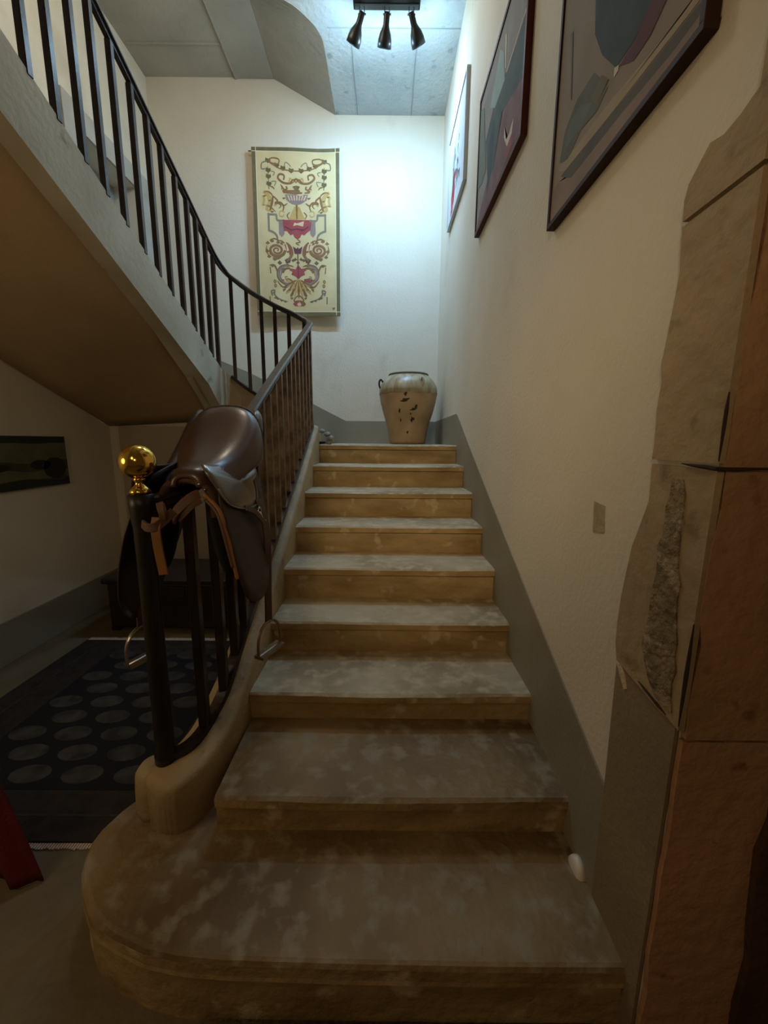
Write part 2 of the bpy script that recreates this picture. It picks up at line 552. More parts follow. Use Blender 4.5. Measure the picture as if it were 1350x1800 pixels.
def tread(x0, x1, y0, y1, z, th=.042, mi=0):
    """slab with a slightly wavy worn nosing"""
    q = MB()
    n = 22
    rows = []
    ph = random.uniform(0, 6)
    for i in range(n + 1):
        x = lerp(x0, x1, i / n)
        w = .004 * math.sin(ph + x * 5) + random.uniform(-.0015, .0015)
        dip = -.004 * math.exp(-((x + .55) / .35) ** 2)
        rows.append([(x, y1, z), (x, y0 + .05, z + dip * .5), (x, y0 + .012, z + dip), (x, y0 + w, z - .008 + dip), (x, y0 + w + .001, z - th + .004), (x, y0 + .008, z - th), (x, y1, z - th)])
    nr = 7
    for i in range(n):
        for j in range(nr):
            k = (j + 1) % nr
            q.add([rows[i][j], rows[i][k], rows[i + 1][k], rows[i + 1][j]], [(0, 1, 2, 3)], 1 if j in (3, 4, 5) else 0)
    q.add(rows[0], [tuple(range(nr))], 0)
    q.add(rows[-1], [tuple(range(nr))], 0)
    return q


for i in range(1, 9):
    y1 = SY[i + 1] + .04 if i < 8 else YB - .001
    tread(-1.147, -.006, SY[i], y1, SZ[i]).build('step', [STONE if i > 1 else STONEB, RISER], stairs)
# bull-nosed bottom step
pts = [(-.006, -.03), (-.35, -.03), (-.707, -.026), (-1.0, -.02), (-1.12, -.012), (-1.21, .002), (-1.299, .03), (-1.36, .055), (-1.408, .085), (-1.469, .143),
       (-1.505, .19), (-1.526, .237), (-1.54, .28), (-1.538, .32), (-1.515, .39), (-1.476, .459), (-1.42, .50), (-1.30, .52), (-1.15, .52), (-.006, .40)]
bs = MB()
cx, cy = -.8, .25


def sc(pts, k):
    out = []
    for x, y in pts:
        dx = 0 if x > -1.0 else (k if x < -1.3 else k * (-1.0 - x) / .3)
        dy = 0 if y > .42 else (k if y < .1 else k * (.42 - y) / .32)
        out.append((x + dx, y + dy))
    return out


rings = []
for k, z in ((.002, ZF), (.006, SZ[0] - .06), (-.002, SZ[0] - .055), (0, SZ[0] - .045), (0, SZ[0] - .012), (.006, SZ[0] - .003), (.014, SZ[0])):
    rings.append([(x, y, z) for x, y in sc(pts, k)])
bs.grid(rings[:5], 1, closed_v=True)
bs.loft(rings[4:])
bs.build('bottom_step', [STONEB, RISER], stairs, smooth=False)
# curb along the open side
cpath = [(-1.3525, .3200), (-1.3515, .3215), (-1.3495, .325), (-1.345, .333), (-1.337, .346), (-1.322, .368), (-1.298, .405), (-1.262, .47), (-1.232, .56), (-1.215, .70), (-1.21, .85), (-1.21, 1.0), (-1.21, 1.21), (-1.21, 1.45), (-1.21, 1.82), (-1.21, 2.41), (-1.215, 2.58), (-1.245, 2.68), (-1.33, 2.755), (-1.5, 2.82)]
cz = [.33, .345, .355, .366, .374, .38, .387, .405, .455, .54, .62, .70, .835, .965, 1.17, 1.50, 1.585, 1.60, 1.65, 1.74]
cp = smoothpath([(x, y, z) for (x, y), z in zip(cpath, cz)], 5)
cb = MB()
rings = []
for i, p in enumerate(cp):
    a, bb = cp[max(i - 1, 0)], cp[min(i + 1, len(cp) - 1)]
    h = Vector((bb.x - a.x, bb.y - a.y, 0)).normalized()
    s_ = Vector((h.y, -h.x, 0))
    hw = interp(p.y, [.320, .3215, .325, .333, .346, .368, .40, .5, .7], [.012, .028, .046, .062, .075, .084, .086, .078, .066]) if p.x < -1.2 and p.y < .7 else .066
    zb = ZF if p.y < 2.6 else 1.3
    rings.append([Vector((p.x, p.y, zb)) - s_ * hw, Vector((p.x, p.y, p.z - .02)) - s_ * hw, Vector((p.x, p.y, p.z - .006)) - s_ * hw * .93, Vector((p.x, p.y, p.z)) - s_ * hw * .78,
                  Vector((p.x, p.y, p.z)) + s_ * hw * .74, Vector((p.x, p.y, p.z - .007)) + s_ * hw * .92, Vector((p.x, p.y, p.z - .022)) + s_ * hw, Vector((p.x, p.y, zb)) + s_ * hw])
cb.loft(rings)
cb.build('curb', CURB, stairs, smooth=True)
ce = MB()
ce.lathe([(.03, SZ[0] - .02), (.062, SZ[0] - .01), (.066, SZ[0] + .03), (.064, .30), (.06, .35), (.045, .372), (.02, .376)], (-1.392, .408, 0), 20)
ce.build('curb_end', CURB, stairs, smooth=True)
# crumbled bit of render where the curb meets the landing
cr = MB()
for k in range(9):
    a = random.uniform(0, 6.28)
    c0 = Vector((-1.09 + random.uniform(-.05, .04), 2.64 + random.uniform(-.03, .05), 1.45 + max(0, .13 - k * .018) * random.uniform(.4, 1)))
    pr = [(.001, -.02), (.02, -.012), (.026, 0), (.018, .014), (.001, .02)]
    cr.lathe(pr, c0, 7)
cr.build('crumbled_mortar', mat('grey_mortar', srgb(170, 172, 162), srgb(130, 134, 128), 30, .9), stairs)

# ------------------------------------------------------------------ upper flight
X2 = -2.05


def zt(y):
    return 2.053 + (2.952 - y) * .458


def zb_(y):
    return interp(y, [2.6, 2.75, 2.84, 2.95], [1.913, 1.797, 1.743, 1.66]) if y > 2.6 else 1.913 + (2.6 - y) * .447


upper = tag(empty('upper_staircase', (-2.5, 2.0, 1.6)), 'pale upper flight of stairs climbing towards the viewer along the left wall', 'stairs')
rings = []
path = [(X2, -.2), (X2, .4), (X2, .8), (X2, 1.2), (X2, 1.6), (X2, 2.0), (X2, 2.4), (X2, 2.6), (X2, 2.75), (X2, 2.84), (-2.03, 2.93), (-1.98, 2.97), (-1.9, 2.96), (-1.78, 2.9), (-1.65, 2.845), (-1.5, 2.80), (-1.34, 2.75), (-1.25, 2.70)]
feetz = {10: 2.07, 11: 2.02, 12: 1.96, 13: 1.885, 14: 1.81, 15: 1.735, 16: 1.65, 17: 1.60}
botz = {10: 1.68, 11: 1.64, 12: 1.60, 13: 1.58, 14: 1.54, 15: 1.48, 16: 1.42, 17: 1.38}
sg = MB()
for i, (x, y) in enumerate(path):
    a, bb = Vector(path[max(i - 1, 0)]), Vector(path[min(i + 1, len(path) - 1)])
    h = (bb - a).normalized()
    s_ = Vector((h.y, -h.x))     # towards the well
    z1 = feetz.get(i, zt(y)) + .0
    z0 = botz.get(i, zb_(y))
    w0, w1 = .012, -.085
    dn = .1 * max(0, min(1, (y - 2.2) / .4)) if i < 10 else .1
    rings.append([Vector((x + s_.x * w0, y + s_.y * w0, z0)), Vector((x + s_.x * w0, y + s_.y * w0, z1)), Vector((x + s_.x * w1, y + s_.y * w1, z1)), Vector((x + s_.x * w1, y + s_.y * w1, z0 - dn))])
sg.loft(rings[:11])
sg.build('stringer', STRINGER, upper)
sg = MB()
sg.loft(rings[10:])
sg.build('curved_stringer', CURB, upper)
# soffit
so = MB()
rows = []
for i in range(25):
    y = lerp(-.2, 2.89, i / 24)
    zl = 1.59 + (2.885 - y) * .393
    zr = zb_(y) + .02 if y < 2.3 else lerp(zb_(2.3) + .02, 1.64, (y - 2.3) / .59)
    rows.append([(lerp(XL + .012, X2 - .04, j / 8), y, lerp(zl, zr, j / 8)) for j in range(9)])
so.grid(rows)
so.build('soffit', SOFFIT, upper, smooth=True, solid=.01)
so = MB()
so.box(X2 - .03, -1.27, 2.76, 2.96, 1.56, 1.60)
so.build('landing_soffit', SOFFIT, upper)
# treads
for k in range(7):
    y = 2.9 - k * .35
    z = zt(y) - .02
    q = MB()
    q.box(XL + .005, X2 - .055, y - .36, y + .02, z - .045, z)
    q.box(XL + .005, X2 - .055, y - .01, y + .005, z - .16, z - .045)
    q.build('step', STONE, upper)
for k, (a0, a1) in enumerate(((-1.30, -1.62), (-1.62, -2.0), (-2.0, -3.085))):
    z = ZL + .15 * (k + 1)
    q = MB()
    q.prism([(a0, 4.03), (max(a0, -2.1) + .0, 3.06), (max(a1, -2.1), 3.06), (a1, 4.03)], z - .13, z)
    q.build('step', STONE, upper)

# ------------------------------------------------------------------ railing
rail = tag(empty('stair_railing', (-1.354, .417, .38)), 'dark iron railing with square bars turning from the lower stairs to the upper flight', 'railing')
# handrail path
turn = [(-1.2, 2.45, 2.315), (-1.2, 2.56, 2.375), (-1.235, 2.665, 2.42), (-1.34, 2.73, 2.49), (-1.5, 2.79, 2.57), (-1.65, 2.845, 2.655), (-1.78, 2.9, 2.738), (-1.9, 2.955, 2.83), (-1.98, 2.965, 2.895), (-2.03, 2.90, 2.965), (-2.05, 2.78, 3.04)]
first = [(-1.354, .425, 1.285), (-1.32, .47, 1.292), (-1.275, .54, 1.315), (-1.235, .64, 1.362), (-1.21, .76, 1.435), (-1.2, .9, 1.522), (-1.2, 1.034, 1.60), (-1.2, 1.4, 1.79), (-1.2, 1.8, 1.99), (-1.2, 2.2, 2.188)]
last = [(-2.05, y, 2.992 + (2.905 - y) * .434) for y in (2.5, 2.1, 1.6, 1.1, .6, .1)]
hp = smoothpath(first + turn + last, 6)
hw, hh = .024, .011
sec = [(-hw, -hh * .6), (-hw, hh * .4), (-hw * .7, hh), (hw * .7, hh), (hw, hh * .4), (hw, -hh * .6), (hw * .6, -hh), (-hw * .6, -hh)]
hr = MB()
hr.sweep(hp, sec)
hr.sweep([p - Vector((0, 0, .02)) for p in hp], [(-.013, -.01), (-.013, .01), (.013, .01), (.013, -.01)])
hr.build('handrail', IRON, rail)


def railz(x, y, path):
    best = min(path, key=lambda p: (p.x - x) ** 2 + (p.y - y) ** 2)
    return best.z


# bottom bar
bb = smoothpath([(-1.354, .417, .395), (-1.30, .44, .402), (-1.262, .50, .425), (-1.232, .60, .49), (-1.213, .70, .59), (-1.203, .81, .68), (-1.2, .95, .757), (-1.2, 1.2, .89), (-1.2, 1.7, 1.158),
                 (-1.2, 2.2, 1.42), (-1.2, 2.45, 1.545), (-1.205, 2.57, 1.60), (-1.24, 2.665, 1.625), (-1.34, 2.73, 1.66), (-1.5, 2.79, 1.745), (-1.65, 2.845, 1.82), (-1.78, 2.9, 1.895), (-1.9, 2.955, 1.97), (-1.98, 2.965, 2.03)], 6)
bm = MB()
bm.sweep(bb, [(-.02, -.014), (-.02, .014), (.02, .014), (.02, -.014)])
bm.build('bottom_bar', IRON, rail)


def baluster(x, y, z0, z1, ang=0, r=.0155, m_=IRON):
    q = MB()
    c_, s_ = math.cos(ang) * r, math.sin(ang) * r
    q.obox((x, y, (z0 + z1) / 2), (c_, s_, 0), (-s_, c_, 0), (0, 0, (z1 - z0) / 2))
    return q.build('baluster', m_, rail, bevel=.003, segs=1)


lower = [(-1.258, .51, .43), (-1.226, .62, .505), (-1.211, .715, .60), (-1.203, .81, .68)] + [(-1.2, .81 + .122 * k, None) for k in range(1, 15)]
for x, y, z in lower:
    zf = z if z else railz(x, y, bb)
    baluster(x, y, zf, railz(x, y, hp) - .02, m_=IRONB if y > 1.1 else IRON, r=.0165)  # farther bars get the lit tone, shaded near bars the dark one
for x, y in ((-1.27, 2.695), (-1.409, 2.757), (-1.535, 2.803), (-1.659, 2.848), (-1.80, 2.908), (-1.95, 2.968)):
    baluster(x, y, railz(x, y, bb), railz(x, y, hp) - .02, ang=.3)
for y in (2.86, 2.72, 2.57, 2.437, 2.281, 2.12, 1.975, 1.825, 1.666, 1.515, 1.374, 1.223, 1.085, .95, .81, .66):
    baluster(-2.05, y, zt(y) - .01, railz(-2.05, y, hp) - .02)
# newel with brass ball
nw = MB()
nw.lathe([(.02, .376), (.036, .38), (.036, .41), (.031, .42), (.029, .8), (.029, 1.20), (.033, 1.23), (.036, 1.27), (.036, 1.305), (.02, 1.308)], (-1.354, .417, 0), 24)
newel = nw.build('newel_post', mat('newel_iron', srgb(44, 38, 34), srgb(32, 28, 26), 14, .4, metal=.3), rail, smooth=True)
ball = MB()
R_ = .052
prof = [(.002, 1.307), (.030, 1.308), (.031, 1.316), (.022, 1.326), (.014, 1.334), (.011, 1.342), (.016, 1.348), (.017, 1.353), (.012, 1.357)]
zc = 1.404
for k in range(2, 22):
    a = -math.pi / 2 + math.pi * k / 22
    prof.append((R_ * math.cos(a), zc + R_ * math.sin(a)))
prof.append((.002, zc + R_))
ball.lathe(prof, (-1.354, .417, 0), 40)
fin = ball.build('ball_finial', BRASS, newel, smooth=True)
fin['label'] = 'polished brass ball finial'

# ------------------------------------------------------------------ saddle
sad = tag(empty('horse_saddle', (-1.25, .66, 1.37)), 'brown leather english riding saddle slung over the handrail by the newel', 'saddle')


def saddlesec(x, y, z, w, drop, dish, lean=0.0, n=17, back=0.0):
    row = []
    for k in range(n):
        s_ = -1 + 2 * k / (n - 1)
        zz = z - drop * abs(s_) ** 2.6 + dish * (math.sin(min(1, abs(s_) * 1.25) * math.pi) if abs(s_) < .8 else 0)
        row.append((x + w * math.sin(s_ * math.pi / 2) + lean * s_, y - back * abs(s_) ** 2, zz))
    return row


st = MB()
secs = [
    (-1.262, .445, 1.352, .030, .030, 0, .00),
    (-1.262, .452, 1.372, .052, .050, 0, .00),
    (-1.262, .475, 1.384, .066, .068, 0, .00),
    (-1.262, .53, 1.386, .082, .085, .002, .00),
    (-1.264, .60, 1.402, .100, .085, .003, .01),
    (-1.268, .68, 1.442, .128, .095, .004, .02),
    (-1.272, .75, 1.495, .150, .125, .004, .04),
    (-1.276, .81, 1.548, .160, .165, .004, .06),
    (-1.279, .855, 1.590, .158, .205, 0, .07),
    (-1.281, .882, 1.604, .150, .200, 0, .07),
    (-1.282, .905, 1.596, .140, .185, 0, .07),
    (-1.282, .912, 1.570, .130, .165, 0, .06),
]
st.grid([saddlesec(a + .034, b_, c_, d_, e_, f_, back=g_) for a, b_, c_, d_, e_, f_, g_ in secs])
seat = st.build('seat', LEATHER, sad, smooth=True, solid=.012, sub=1)
# welt along the cantle
wl_ = MB()
r9 = saddlesec(-1.247, .886, 1.607, .152, .203, 0, back=.07)
wl_.tube(r9, .005, 8)
r10 = saddlesec(-1.264, .575, 1.398, .096, .085, .003, back=.01)
wl_.build('cantle_welt', DLEATHER, seat, smooth=True)
# padded panels under the seat
for s_ in (-1, 1):
    pn = MB()
    ps = []
    for (y, z, w, h, x) in ((.56, 1.29, .022, .035, .098), (.60, 1.305, .032, .045, .104), (.66, 1.335, .036, .055, .112), (.76, 1.395, .040, .06, .118), (.85, 1.465, .040, .065, .122), (.91, 1.53, .036, .06, .122), (.955, 1.575, .02, .035, .115)):
        ring = []
        for k in range(14):
            a = 2 * math.pi * k / 14
            ring.append((-1.268 + s_ * (x + w * math.cos(a)), y, z + h * math.sin(a)))
        ps.append(ring)
    pn.loft(ps)
    pn.build('panel', LEATHER if s_ > 0 else DLEATHER, sad, smooth=True, sub=1)
# right flap
def sheet(outline, thick, name, mt, parent=sad, bulge=0.0, nrm=(1, 0, .25)):
    """triangle-fan free sheet: outline list of points, filled by rings towards the centroid"""
    P = smoothpath(list(outline) + [outline[0]], 5)[:-1]
    c0 = Vector((0, 0, 0))
    for p in P:
        c0 += p
    c0 /= len(P)
    nv = Vector(nrm).normalized()
    q = MB()
    rings_ = []
    K = 6
    for k in range(K):
        f = 1 - k / K
        rings_.append([c0 + (p - c0) * f + nv * (bulge * (1 - f * f)) for p in P])
    q.grid(rings_, closed_v=True)
    cc = c0 + nv * bulge
    n = len(P)
    q.add(rings_[-1] + [cc], [(i, (i + 1) % n, n) for i in range(n)])
    return q.build(name, mt, parent, smooth=True, solid=thick)


fr = [(-1.150, .50, 1.36), (-1.128, .452, 1.27), (-1.113, .448, 1.193), (-1.088, .44, 1.091), (-1.067, .44, 1.009), (-1.055, .455, .955), (-1.046, .528, .917), (-1.046, .617, .92), (-1.058, .705, .971), (-1.080, .78, 1.082), (-1.105, .845, 1.211), (-1.135, .87, 1.32), (-1.16, .86, 1.42), (-1.165, .72, 1.42)]
flap = sheet(fr, .006, 'flap', DLEATHER, bulge=.006)
fl = [(-1.36, .50, 1.36), (-1.395, .46, 1.28), (-1.415, .43, 1.20), (-1.43, .421, 1.14), (-1.458, .425, 1.027), (-1.482, .459, .915), (-1.50, .55, .84), (-1.50, .65, .84), (-1.47, .74, .97), (-1.44, .80, 1.10), (-1.41, .85, 1.24), (-1.38, .87, 1.36), (-1.36, .84, 1.42)]
sheet(fl, .006, 'flap', DLEATHER, bulge=.006, nrm=(-1, 0, .25))
# skirts (small flaps that lie over the stirrup bars)
sr = [(-1.180, .46, 1.395), (-1.155, .435, 1.368), (-1.132, .45, 1.32), (-1.116, .485, 1.268), (-1.106, .56, 1.240), (-1.102, .66, 1.226), (-1.104, .735, 1.232), (-1.108, .752, 1.28), (-1.112, .742, 1.32), (-1.116, .79, 1.345), (-1.140, .80, 1.375), (-1.155, .70, 1.385), (-1.165, .60, 1.385), (-1.172, .52, 1.388)]
skirt = sheet(sr, .007, 'skirt', SKIRTL, bulge=.013)
bd = MB()
bd.tube(smoothpath([Vector(p) + Vector((.004, 0, 0)) for p in sr[2:9]], 6), .0028, 6)
bd.build('skirt_welt', STEEL if False else mat('pale_welt', srgb(120, 112, 104), None, rough=.35), skirt, smooth=True)
slf = [(-2 * 1.266 - x if False else (-2.532 - x), y, z) for x, y, z in sr]
sheet(slf, .007, 'skirt', LEATHER, bulge=.014, nrm=(-1, 0, .2))
# tan edge of the girth strap guard in front of the right flap
tn = MB()
tp = smoothpath([(-1.178, .462, 1.300), (-1.15, .452, 1.275), (-1.128, .445, 1.245), (-1.115, .44, 1.20), (-1.10, .436, 1.15), (-1.09, .434, 1.09), (-1.078, .432, 1.03)], 6)
tn.sweep(tp, [(-.008, -.012), (-.008, .012), (.006, .012), (.006, -.012)]) if False else tn.tube(tp, [.009] * (len(tp) // 2) + [.006] * (len(tp) - len(tp) // 2), 8)
tn.build('tan_piping', TAN, sad, smooth=True)
tn = MB()
tp = smoothpath([(-1.172, .448, 1.285), (-1.145, .44, 1.262), (-1.128, .434, 1.235), (-1.115, .43, 1.19), (-1.104, .428, 1.14), (-1.09, .428, 1.07)], 6)
tn.tube(tp, .005, 8)
tn.build('panel_piping', TAN2, sad, smooth=True)


def strap(path, w, th, name, mt, parent=sad, side=None):
    P = smoothpath(path, 5)
    q = MB()
    rr = []
    for i, p in enumerate(P):
        t_ = (P[min(i + 1, len(P) - 1)] - P[max(i - 1, 0)]).normalized()
        s2 = (Vector(side) - t_ * Vector(side).dot(t_)).normalized()
        u2 = t_.cross(s2)
        rr.append([p + s2 * w + u2 * th, p - s2 * w + u2 * th, p - s2 * w - u2 * th, p + s2 * w - u2 * th])
    q.loft(rr)
    return q.build(name, mt, parent, bevel=.0015)


# straps across the gullet and the hanging tan strap
strap([(-1.185, .44, 1.305), (-1.20, .425, 1.298), (-1.225, .41, 1.275), (-1.245, .405, 1.25), (-1.255, .41, 1.22)], .014, .004, 'front_strap', TAN2, side=(0, .2, 1))
strap([(-1.18, .437, 1.285), (-1.20, .42, 1.27), (-1.222, .41, 1.245), (-1.24, .41, 1.225)], .009, .004, 'front_strap', TAN2, side=(0, .2, 1))
strap([(-1.278, .36, 1.245), (-1.280, .352, 1.21), (-1.278, .352, 1.16), (-1.274, .354, 1.11), (-1.270, .356, 1.07)], .014, .003, 'hanging_strap', TAN, side=(1, 0, 0))
strap([(-1.325, .365, 1.225), (-1.305, .352, 1.216), (-1.28, .350, 1.218), (-1.262, .362, 1.232), (-1.24, .385, 1.26)], .013, .004, 'cross_strap', TAN2, side=(0, 0, 1))
strap([(-1.27, .37, 1.285), (-1.262, .36, 1.27), (-1.258, .36, 1.255), (-1.262, .365, 1.24)], .010, .008, 'strap_keeper', TAN2, side=(1, 0, 0))
# pommel arch lining (gullet), a dark inverted U seen from the front
gl = MB()
rows = []
for k in range(21):
    a = math.pi * k / 20
    row = []
    for (rr_, hh_, dy) in ((.100, .098, .10), (.098, .094, .04), (.094, .088, .008), (.086, .078, -.004), (.076, .066, .002), (.070, .058, .03), (.066, .052, .08)):
        row.append((-1.236 + rr_ * math.cos(a), .452 + dy, 1.272 + hh_ * math.sin(a)))
    rows.append(row)
rows = [[(x, y, 1.272 - .045) for x, y, z in rows[0]]] + rows + [[(x, y, 1.272 - .02) for x, y, z in rows[-1]]]
gl.grid(rows)
gl.build('pommel_arch', mat('suede_leather', srgb(84, 60, 40), srgb(66, 46, 30), 9, .8, bump=.2, bscale=120), sad, smooth=True)
# dark panel body under pommel, either side of the rail
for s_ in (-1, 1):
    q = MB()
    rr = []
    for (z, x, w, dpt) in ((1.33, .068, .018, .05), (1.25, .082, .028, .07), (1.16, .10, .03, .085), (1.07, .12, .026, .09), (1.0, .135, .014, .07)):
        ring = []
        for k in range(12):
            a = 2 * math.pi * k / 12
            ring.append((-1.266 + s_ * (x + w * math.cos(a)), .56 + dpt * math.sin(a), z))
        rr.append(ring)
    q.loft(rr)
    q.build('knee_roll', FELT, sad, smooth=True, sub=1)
# stirrups
for (x, y, zt_, zl_, yw, m2) in ((-1.062, .72, 1.225, .765, 0, 1), (-1.49, .60, 1.20, .80, 0, -1)):
    strap([(x - .035 * m2, y + .02, zt_ + .02), (x - .012 * m2, y + .012, zt_ - .05), (x, y, zt_ - .15), (x, y - .02, zl_ + .12), (x, y - .03, zl_)], .017, .004, 'stirrup_leather', LEATHER, side=(.5, 1, 0))
    q = MB()
    cy_ = y - .03
    w_ = .068
    loop = []
    for k in range(13):
        a = math.pi * k / 12
        loop.append((x + .38 * w_ * math.cos(a) + 0.0, cy_ + .92 * w_ * math.cos(a), zl_ - .095 + .095 * math.sin(a) ** .8))
    lp_ = [(loop[0][0] * 1.0, loop[0][1], loop[0][2] - .03)] + loop + [(loop[-1][0], loop[-1][1], loop[-1][2] - .03)]
    q.tube(smoothpath(lp_, 3), .006, 8)
    a0, a1 = Vector(lp_[0]), Vector(lp_[-1])
    q.tube([a0, a1], .008, 8)
    q.obox((a0 + a1) / 2, (a1 - a0) / 2, Vector((.020, -.010, 0)), (0, 0, .006))
    q.build('stirrup_iron', STEEL if m2 < 0 else mat('tarnished_steel', srgb(150, 128, 104), None, rough=.35, metal=.8), sad, smooth=False)
# buckle and billet on the right flap
q = MB()
q.tube([Vector((-1.078, .69 + .017 * math.cos(a), 1.205 + .017 * math.sin(a))) for a in [2 * math.pi * k / 14 for k in range(15)]], .0035, 6)
q.tube([(-1.078, .69, 1.205), (-1.070, .71, 1.17), (-1.066, .725, 1.165)], .0035, 6)
q.build('buckle', STEEL, sad, smooth=True)
strap([(-1.098, .60, 1.235), (-1.084, .645, 1.215), (-1.074, .68, 1.185), (-1.066, .70, 1.16)], .011, .003, 'billet', LEATHER, side=(0, .5, .5))
q = MB()
q.lathe([(.001, -.004), (.006, -.003), (.006, .002), (.001, .004)], (-1.185, .446, 1.335), 10)
q.lathe([(.001, -.003), (.004, -.002), (.004, .002), (.001, .003)], (-1.168, .444, 1.318), 10)
q.build('stud', STEEL, sad, smooth=True)

# ------------------------------------------------------------------ pot on the landing
pot = tag(empty('clay_pot', (-.36, 3.55, ZL)), 'tall pale clay storage jar with small handles standing on the landing in the corner', 'pot')
pc = Vector((-.36, 3.55, ZL))
prof = [(.16, 0), (.185, .005), (.192, .03), (.205, .12), (.228, .22), (.262, .33), (.288, .43), (.300, .51), (.298, .56), (.283, .60), (.262, .632), (.235, .662), (.212, .682), (.197, .695)]
MB().lathe(prof + [(.185, .69), (.17, .62), (.17, .5)], pc, 48).build('body', POT, pot, smooth=True)
sh = [(.3015, .515), (.3000, .56), (.285, .602), (.264, .634), (.237, .664), (.214, .684), (.199, .697)]
g = MB()
g.grid([[pc + Vector((r * math.cos(2 * math.pi * k / 48), r * math.sin(2 * math.pi * k / 48), z + (.012 * math.sin(k * 2.3) * math.sin(k * .9) - .01 if i == 0 else 0))) for k in range(48)] for i, (r, z) in enumerate(sh)], closed_v=True)
g.build('shoulder_glaze', POTG, pot, smooth=True, solid=.002)
rm = MB()
rm.tube([pc + Vector((.197 * math.cos(a), .197 * math.sin(a), .703)) for a in [2 * math.pi * k / 48 for k in range(49)]], .011, 10, caps=False)
rm.build('rim', mat('rim_clay', srgb(104, 98, 76), None, rough=.5), pot, smooth=True)
for a in (3.35, 5.15, 0.6, 1.9):
    d_ = Vector((math.cos(a), math.sin(a), 0))
    hnd = MB()
    hnd.tube(smoothpath([pc + d_ * .268 + Vector((0, 0, .625)), pc + d_ * .292 + Vector((0, 0, .65)), pc + d_ * .308 + Vector((0, 0, .628)), pc + d_ * .308 + Vector((0, 0, .59)), pc + d_ * .294 + Vector((0, 0, .562))], 5), .0095, 8)
    hnd.build('handle', POTG if a > 3.4 else DARKCLAY, pot, smooth=True)
ch = MB()


def potpt(u, z, off=.0015):
    r = interp(z, [q_[1] for q_ in prof], [q_[0] for q_ in prof]) + off
    a = -math.pi / 2 + u
    return pc + Vector((r * math.cos(a), r * math.sin(a), z))


for (u0, z0, du, dz) in ((-.16, .43, .16, .016), (-.14, .49, .05, .022), (.16, .345, .14, .012), (.24, .37, .05, .02), (.12, .245, .06, .026), (.2, .25, .03, .014), (-.06, .12, .045, .014), (-.38, .33, .04, .022), (-.36, .24, .03, .018), (.05, .30, .03, .01)):
    ring = []
    for k in range(10):
        a = 2 * math.pi * k / 10
        rr_ = 1 + .3 * math.sin(k * 2.7)
        ring.append(potpt(u0 + du * rr_ * math.cos(a), z0 + dz * rr_ * math.sin(a) + .06 * du * math.cos(a)))
    ch = MB()
    ch.add(ring, [tuple(range(10))])
    ch.build('chip', DARKCLAY, pot, solid=.001)

# ------------------------------------------------------------------ track light
tl = tag(empty('track_light', (-.61, 2.85, ZS)), 'black ceiling bar with three adjustable spotlights above the landing', 'ceiling light')
q = MB()
q.box(-.865, -.36, 2.79, 2.878, 4.705, ZS - .001)
q.build('mounting_bar', BLACKM, tl, bevel=.004)
q = MB()
q.box(-.855, -.37, 2.83, 2.872, 4.700, 4.7055)
q.build('bar_lit_underside', GREYM, tl)  # grey strip colours in the lamplight on the bar's underside
BULB = bpy.data.materials.new('lamp_glow')
BULB.use_nodes = True
BULB.node_tree.nodes['Principled BSDF'].inputs['Emission Color'].default_value = (.75, .92, 1, 1)
BULB.node_tree.nodes['Principled BSDF'].inputs['Emission Strength'].default_value = 60
for k, (x, dx, ptgt) in enumerate(((-.80, -.5, 42), (-.61, -.12, 36), (-.425, .42, 34))):
    piv = Vector((x, 2.85, 4.66))
    dr_ = Vector((dx, .70, -.70)).normalized()
    h = empty('lamp_head', (0, 0, 0))
    h.parent = tl
    h.location = piv - tl.location
    bpy.context.view_layer.update()
    a = MB()
    a.tube([(x - .018, 2.85, 4.70), (x - .018, 2.85, 4.655)], .004, 6)
    a.tube([(x + .018, 2.85, 4.70), (x + .018, 2.85, 4.655)], .004, 6)
    a.tube([(x - .03, 2.85, 4.655), (x + .03, 2.85, 4.655)], .006, 6)
    a.build('yoke', GREYM, h, smooth=True)
    zax = dr_
    xax = Vector((1, 0, 0))
    xax = (xax - zax * xax.dot(zax)).normalized()
    yax = zax.cross(xax)
    rows = []
    for (r, l) in ((.012, -.01), (.018, .0), (.019, .05), (.024, .065), (.036, .09), (.043, .12), (.045, .155), (.042, .155), (.038, .12), (.02, .09)):
        l, r = l * 1.12, r * 1.22
        rows.append([piv + zax * l + (xax * math.cos(2 * math.pi * j / 24) + yax * math.sin(2 * math.pi * j / 24)) * r for j in range(24)])
    sh_ = MB()
    sh_.loft(rows)
    sh_.build('lamp_shade', BLACKM, h, smooth=True)
    bl = MB()
    rows = [[piv + zax * l + (xax * math.cos(2 * math.pi * j / 20) + yax * math.sin(2 * math.pi * j / 20)) * r for j in range(20)] for r, l in ((.020, .11), (.034, .135), (.034, .142), (.01, .146))]
    bl.loft(rows)
    bl.build('bulb', BULB, h, smooth=True)
    lp = piv + zax * .20
    light('lamp_spill', 'POINT', lp + zax * .03, 6, (.50, .78, 1.0), .03)
    lo = light('spot_lamp', 'SPOT', lp, ptgt, (.31, .61, 1.0), .03, target=lp + Vector((dx * .5, .62, -1)), spot=math.radians(168), blend=1.0)

# ------------------------------------------------------------------ wall hangings
# tapestry, hung from a rod, slightly off the wall
tap = tag(empty('wall_tapestry', (-1.56, 3.99, 3.65)), 'cream woven tapestry with scrolls and an urn hanging on the back wall', 'tapestry')
TC = mat('tapestry_weave', srgb(212, 190, 142), srgb(198, 178, 130), 5, .95, bump=.3, bscale=300, bdist=.002)
TB = flat('tapestry_border', 112, 102, 70, 10, 20)
TBL = flat('tapestry_edge', 222, 214, 176, 6)


